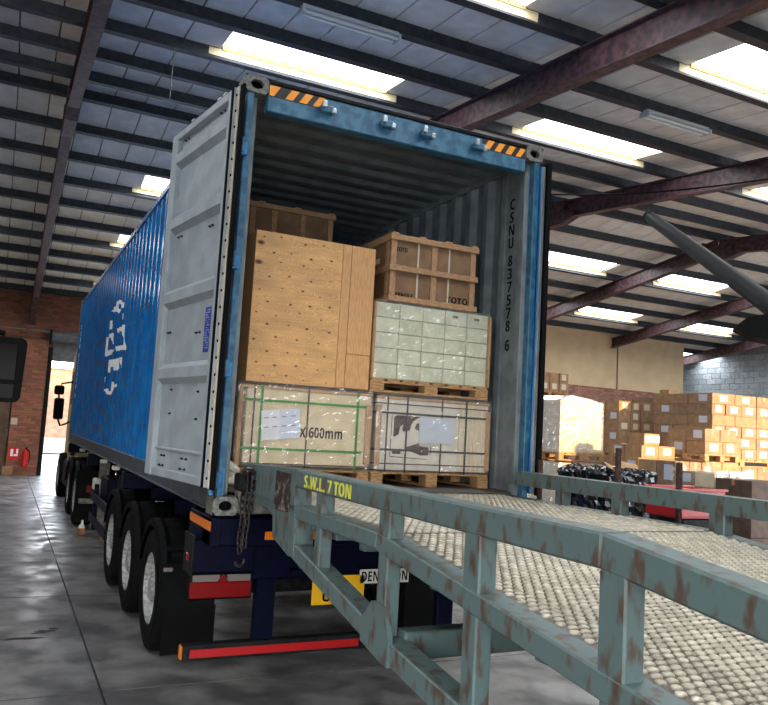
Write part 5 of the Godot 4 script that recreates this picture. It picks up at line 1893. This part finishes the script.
	stack("wrapped_carton", "small carton inside the glossy film wrapped pile", "film wrapped mixed cartons", Vector2(7.84, -2.98), 0.13, [[0.25, 0.25, 0.24], [0.37, 0.37]], [[0.36, 0.38]], 7, 0.203, ["board_c", "white_board", "pale_board"])
	var fw := thing("stretch_film", "glossy clear film round the mixed cartons behind the ramp", "film", Vector3(8.21, 0.13, -3.35))
	film_shell("film", fw, Vector3(0, 0.73, 0), Vector3(0.78, 1.46, 0.78), M.film, 0.06, 25, true, 18)
	# I: dark cartons at the edge
	stack("long_carton", "dark grey brown carton beside the film wrapped pile", "dark cartons beside the film pile", Vector2(7.75, -2.3), 0.0, [[0.7]], [[0.6]], 4, 0.375, ["board_dark"], false)
	# W: film wrapped loads two high
	for lv in 2:
		var y := 1.52 * lv
		var hh := 1.33 if lv == 0 else 0.98
		pallet("wooden pallet under the %s film wrapped white load" % ["lower", "upper"][lv], Vector3(8.72, y, -7.4), Vector3(1.1, 0.15, 1.16), "pallets on the warehouse floor")
		var w := thing("wrapped_load", "%s white film wrapped pallet load right of the container" % ["lower", "upper"][lv], "wrapped load", Vector3(8.72, y + 0.15, -7.4))
		var rows := 4 if lv == 0 else 3
		for j in rows:
			for i in 3:
				for k in 2:
					bx("carton", Vector3(-0.34 + i * 0.34, hh / rows * (j + 0.5), -0.27 + k * 0.54), Vector3(0.335, hh / rows - 0.006, 0.53), M.pale_board, w, 0.006)
		film_shell("film", w, Vector3(0, hh / 2, 0), Vector3(1.06, hh, 1.12), M.film_white, 0.05, 40 + lv, true, 20)
		if lv == 1:
			s = st()
			prism(s, PackedVector2Array([Vector2(-0.53, 0), Vector2(-0.28, 0.10), Vector2(0.2, 0.05), Vector2(0.53, -0.02)]), Transform3D(Basis.IDENTITY, Vector3(0, hh + 0.01, -0.56)), 1.12)
			obj("film_top", s, M.film_white, w)
	# top load seen over the wrapped ones
	pallet("wooden pallet of the high orange cartons behind the wrapped loads", Vector3(11.1, 2.98, -11.4), Vector3(1.2, 0.14, 1.0), "pallets on the warehouse floor")
	stack("shipping_carton", "large carton under the high orange cartons", "cartons under the high load", Vector2(10.5, -10.92), 0.0, [[0.6, 0.6]], [[0.5, 0.5]], 5, 0.596, ["board_b"], false)
	stack("shipping_carton", "orange carton in the high load behind wrapped loads", "high orange cartons", Vector2(10.5, -10.92), 3.12, [[0.3, 0.3, 0.3, 0.3]], [[0.5, 0.5]], 2, 0.24, ["board_c", "board_a"])
	stack("shipping_carton", "topmost orange carton on the high load behind the wrapped loads", "topmost orange cartons", Vector2(10.5, -10.95), 3.6, [[0.3]], [[0.45]], 1, 0.22, ["board_c"])
	# J: black film bundle with a torn board on top
	var bb := thing("black_bundle", "bulky bundle wrapped in shiny black film with torn cardboard on it", "bundle", Vector3(6.75, 0, -3.95))
	var n := FastNoiseLite.new()
	n.seed = 77
	n.frequency = 1.6
	n.fractal_octaves = 4
	n.noise_type = FastNoiseLite.TYPE_CELLULAR
	var n3 := FastNoiseLite.new()
	n3.seed = 78
	n3.frequency = 2.6
	s = st()
	var U := 84
	var V := 36
	var g := []
	for i in U + 1:
		var row := []
		var a := TAU * (i % U) / U
		for j in V + 1:
			var b := float(j) / V
			var rr: float
			var yy: float
			if b < 0.6:
				yy = b / 0.6 * 1.5
				rr = 1.0
			else:
				var q := (b - 0.6) / 0.4
				yy = 1.5 + 0.13 * sin(q * PI) - 0.12 * q
				rr = 1.0 - q
			var dir := Vector2(cos(a), sin(a))
			var sq := 1.0 / pow(pow(absf(dir.x), 4.0) + pow(absf(dir.y), 4.0), 0.25)
			var p := Vector3(dir.x * sq * 0.62 * rr, yy, dir.y * sq * 0.62 * rr)
			var d := n.get_noise_3d(p.x * 2.2, p.y * 2.2, p.z * 2.2) * 0.09 + n3.get_noise_3d(p.x * 3.0, p.y * 4.0, p.z * 3.0) * 0.07
			var nn := Vector3(dir.x, 0.3 if b < 0.6 else 1.2, dir.y).normalized()
			var k := 0.0 if j == 0 else 1.0
			row.append(p + nn * d * k)
		g.append(row)
	for i in U:
		for j in V:
			var o: Vector3 = g[i][j] * Vector3(1, 0, 1) + Vector3(0, 0.2 if j < V * 0.6 else 1.0, 0)
			quad(s, g[i][j], g[i + 1][j], g[i + 1][j + 1], g[i][j + 1], o)
	obj("film", s, M.black_film, bb)
	bx("torn_board", Vector3(0.12, 1.575, 0.30), Vector3(0.32, 0.16, 0.02), M.board_c, bb, 0.004, Basis(Vector3(1, 0.2, 0.3).normalized(), -0.9))
	bx("torn_board", Vector3(-0.20, 1.545, 0.34), Vector3(0.30, 0.12, 0.02), M.board_c, bb, 0.004, Basis(Vector3(1, -0.3, 0.2).normalized(), -1.0))
	# K: red plastic bin
	var kb := thing("red_bin", "low red plastic bin on a stand behind the ramp rail", "bin", Vector3(5.95, 0, -1.75))
	bx("bin_stand", Vector3(0, 0.55, 0), Vector3(0.5, 1.1, 0.4), M.steel_dark, kb, 0.02)
	s = st()
	for q in [[Vector3(0, 1.12, 0), Vector3(0.7, 0.04, 0.5)], [Vector3(-0.35, 1.27, 0), Vector3(0.03, 0.3, 0.5)], [Vector3(0.35, 1.27, 0), Vector3(0.03, 0.3, 0.5)], [Vector3(0, 1.27, 0.25), Vector3(0.7, 0.3, 0.03)], [Vector3(0, 1.27, -0.25), Vector3(0.7, 0.3, 0.03)]]:
		box(s, q[0], q[1], 0.006)
	obj("bin_shell", s, M.red_plastic, kb)
	bx("rim", Vector3(0, 1.42, 0.26), Vector3(0.76, 0.03, 0.05), M.red_plastic, kb, 0.006)
	bx("rim", Vector3(0, 1.42, -0.26), Vector3(0.76, 0.03, 0.05), M.red_plastic, kb, 0.006)

func build_small_things():
	var s: SurfaceTool
	# dark jib arm reaching over the ramp from a post outside the view
	var j := thing("jib_arm", "dark tubular jib arm with a black end housing in front of the roof", "jib arm", Vector3(3.4, 0, 2.45))
	var A := Vector3(4.74, 4.3, -1.17) - j.position
	var B := Vector3(2.86, 2.78, 1.72) - j.position
	s = st()
	rod(s, B + (B - A) * 0.05, A, 0.062, 18)
	obj("arm_tube", s, M.jib_dark, j)
	s = st()
	rod(s, A, A + (A - B).normalized() * 0.03, 0.07, 18)
	obj("end_cap", s, M.jib_dark, j)
	s = st()
	prism(s, PackedVector2Array([Vector2(-1.10, 2.59), Vector2(-1.04, 2.64), Vector2(-0.8, 2.69), Vector2(0.2, 2.8), Vector2(0.2, 2.45), Vector2(-0.7, 2.47), Vector2(-1.0, 2.53)]), Transform3D(Basis(Vector3(0.72, 0, 0.694), Vector3.UP, Vector3(-0.694, 0, 0.72)), Vector3(0.0, 0, -0.02)), 0.22)
	obj("housing", s, M.guard, j)
	s = st()
	rod(s, Vector3(0.05, 0, 0.05), Vector3(0.05, 2.6, 0.05), 0.09, 16)
	obj("post", s, M.steel_dark, j)
	bx("base_plate", Vector3(0.05, 0.01, 0.05), Vector3(0.4, 0.02, 0.4), M.steel_dark, j, 0.004)
	# sagging cable under the roof
	s = st()
	var pts := []
	for i in 13:
		var t := i / 12.0
		var p := Vector3(4.4, 5.75, -5.6).lerp(Vector3(8.8, 5.85, -1.8), t)
		pts.append(p + Vector3(0, -0.25 * sin(t * PI), 0))
	tube(s, pts, 0.012, 6)
	var cb := obj("overhead_cable", s, M.rubber)
	tag(cb, "thin dark cable sagging between two maroon roof beams", "cable")
	# hanging wire under a purlin, left of the door
	s = st()
	rod(s, Vector3(0.28, roof_y(-4.97) - 0.17, -4.9), Vector3(0.28, roof_y(-4.97) - 0.85, -4.9), 0.006, 6)
	var hw := obj("hanging_wire", s, M.steel_grey)
	tag(hw, "thin pale wire hanging from a purlin beside the skylight", "wire")
	# bottle and wood block on the floor by the trailer
	var b := thing("spray_bottle", "small white bottle with orange base on the floor beside the truck wheels", "bottle", Vector3(0.03, 0, -8.2))
	s = st()
	lathe(s, [[0.0, 0.0], [0.05, 0.0], [0.055, 0.01], [0.055, 0.1], [0.05, 0.11]], 14, Transform3D.IDENTITY)
	obj("base", s, M.bottle_orange, b)
	s = st()
	lathe(s, [[0.05, 0.11], [0.045, 0.14], [0.018, 0.18], [0.018, 0.23], [0.0, 0.235]], 14, Transform3D.IDENTITY)
	obj("neck", s, M.bottle_white, b)
	s = st()
	prism(s, PackedVector2Array([Vector2(-0.1, 0), Vector2(0.1, 0), Vector2(0.1, 0.16), Vector2(-0.02, 0.12)]), Transform3D(Basis.IDENTITY, Vector3(0.36, 0, -7.9)), 0.12)
	var wc := obj("wheel_chock", s, M.bottle_orange)
	tag(wc, "small orange wooden chock on the floor under the trailer", "chock")
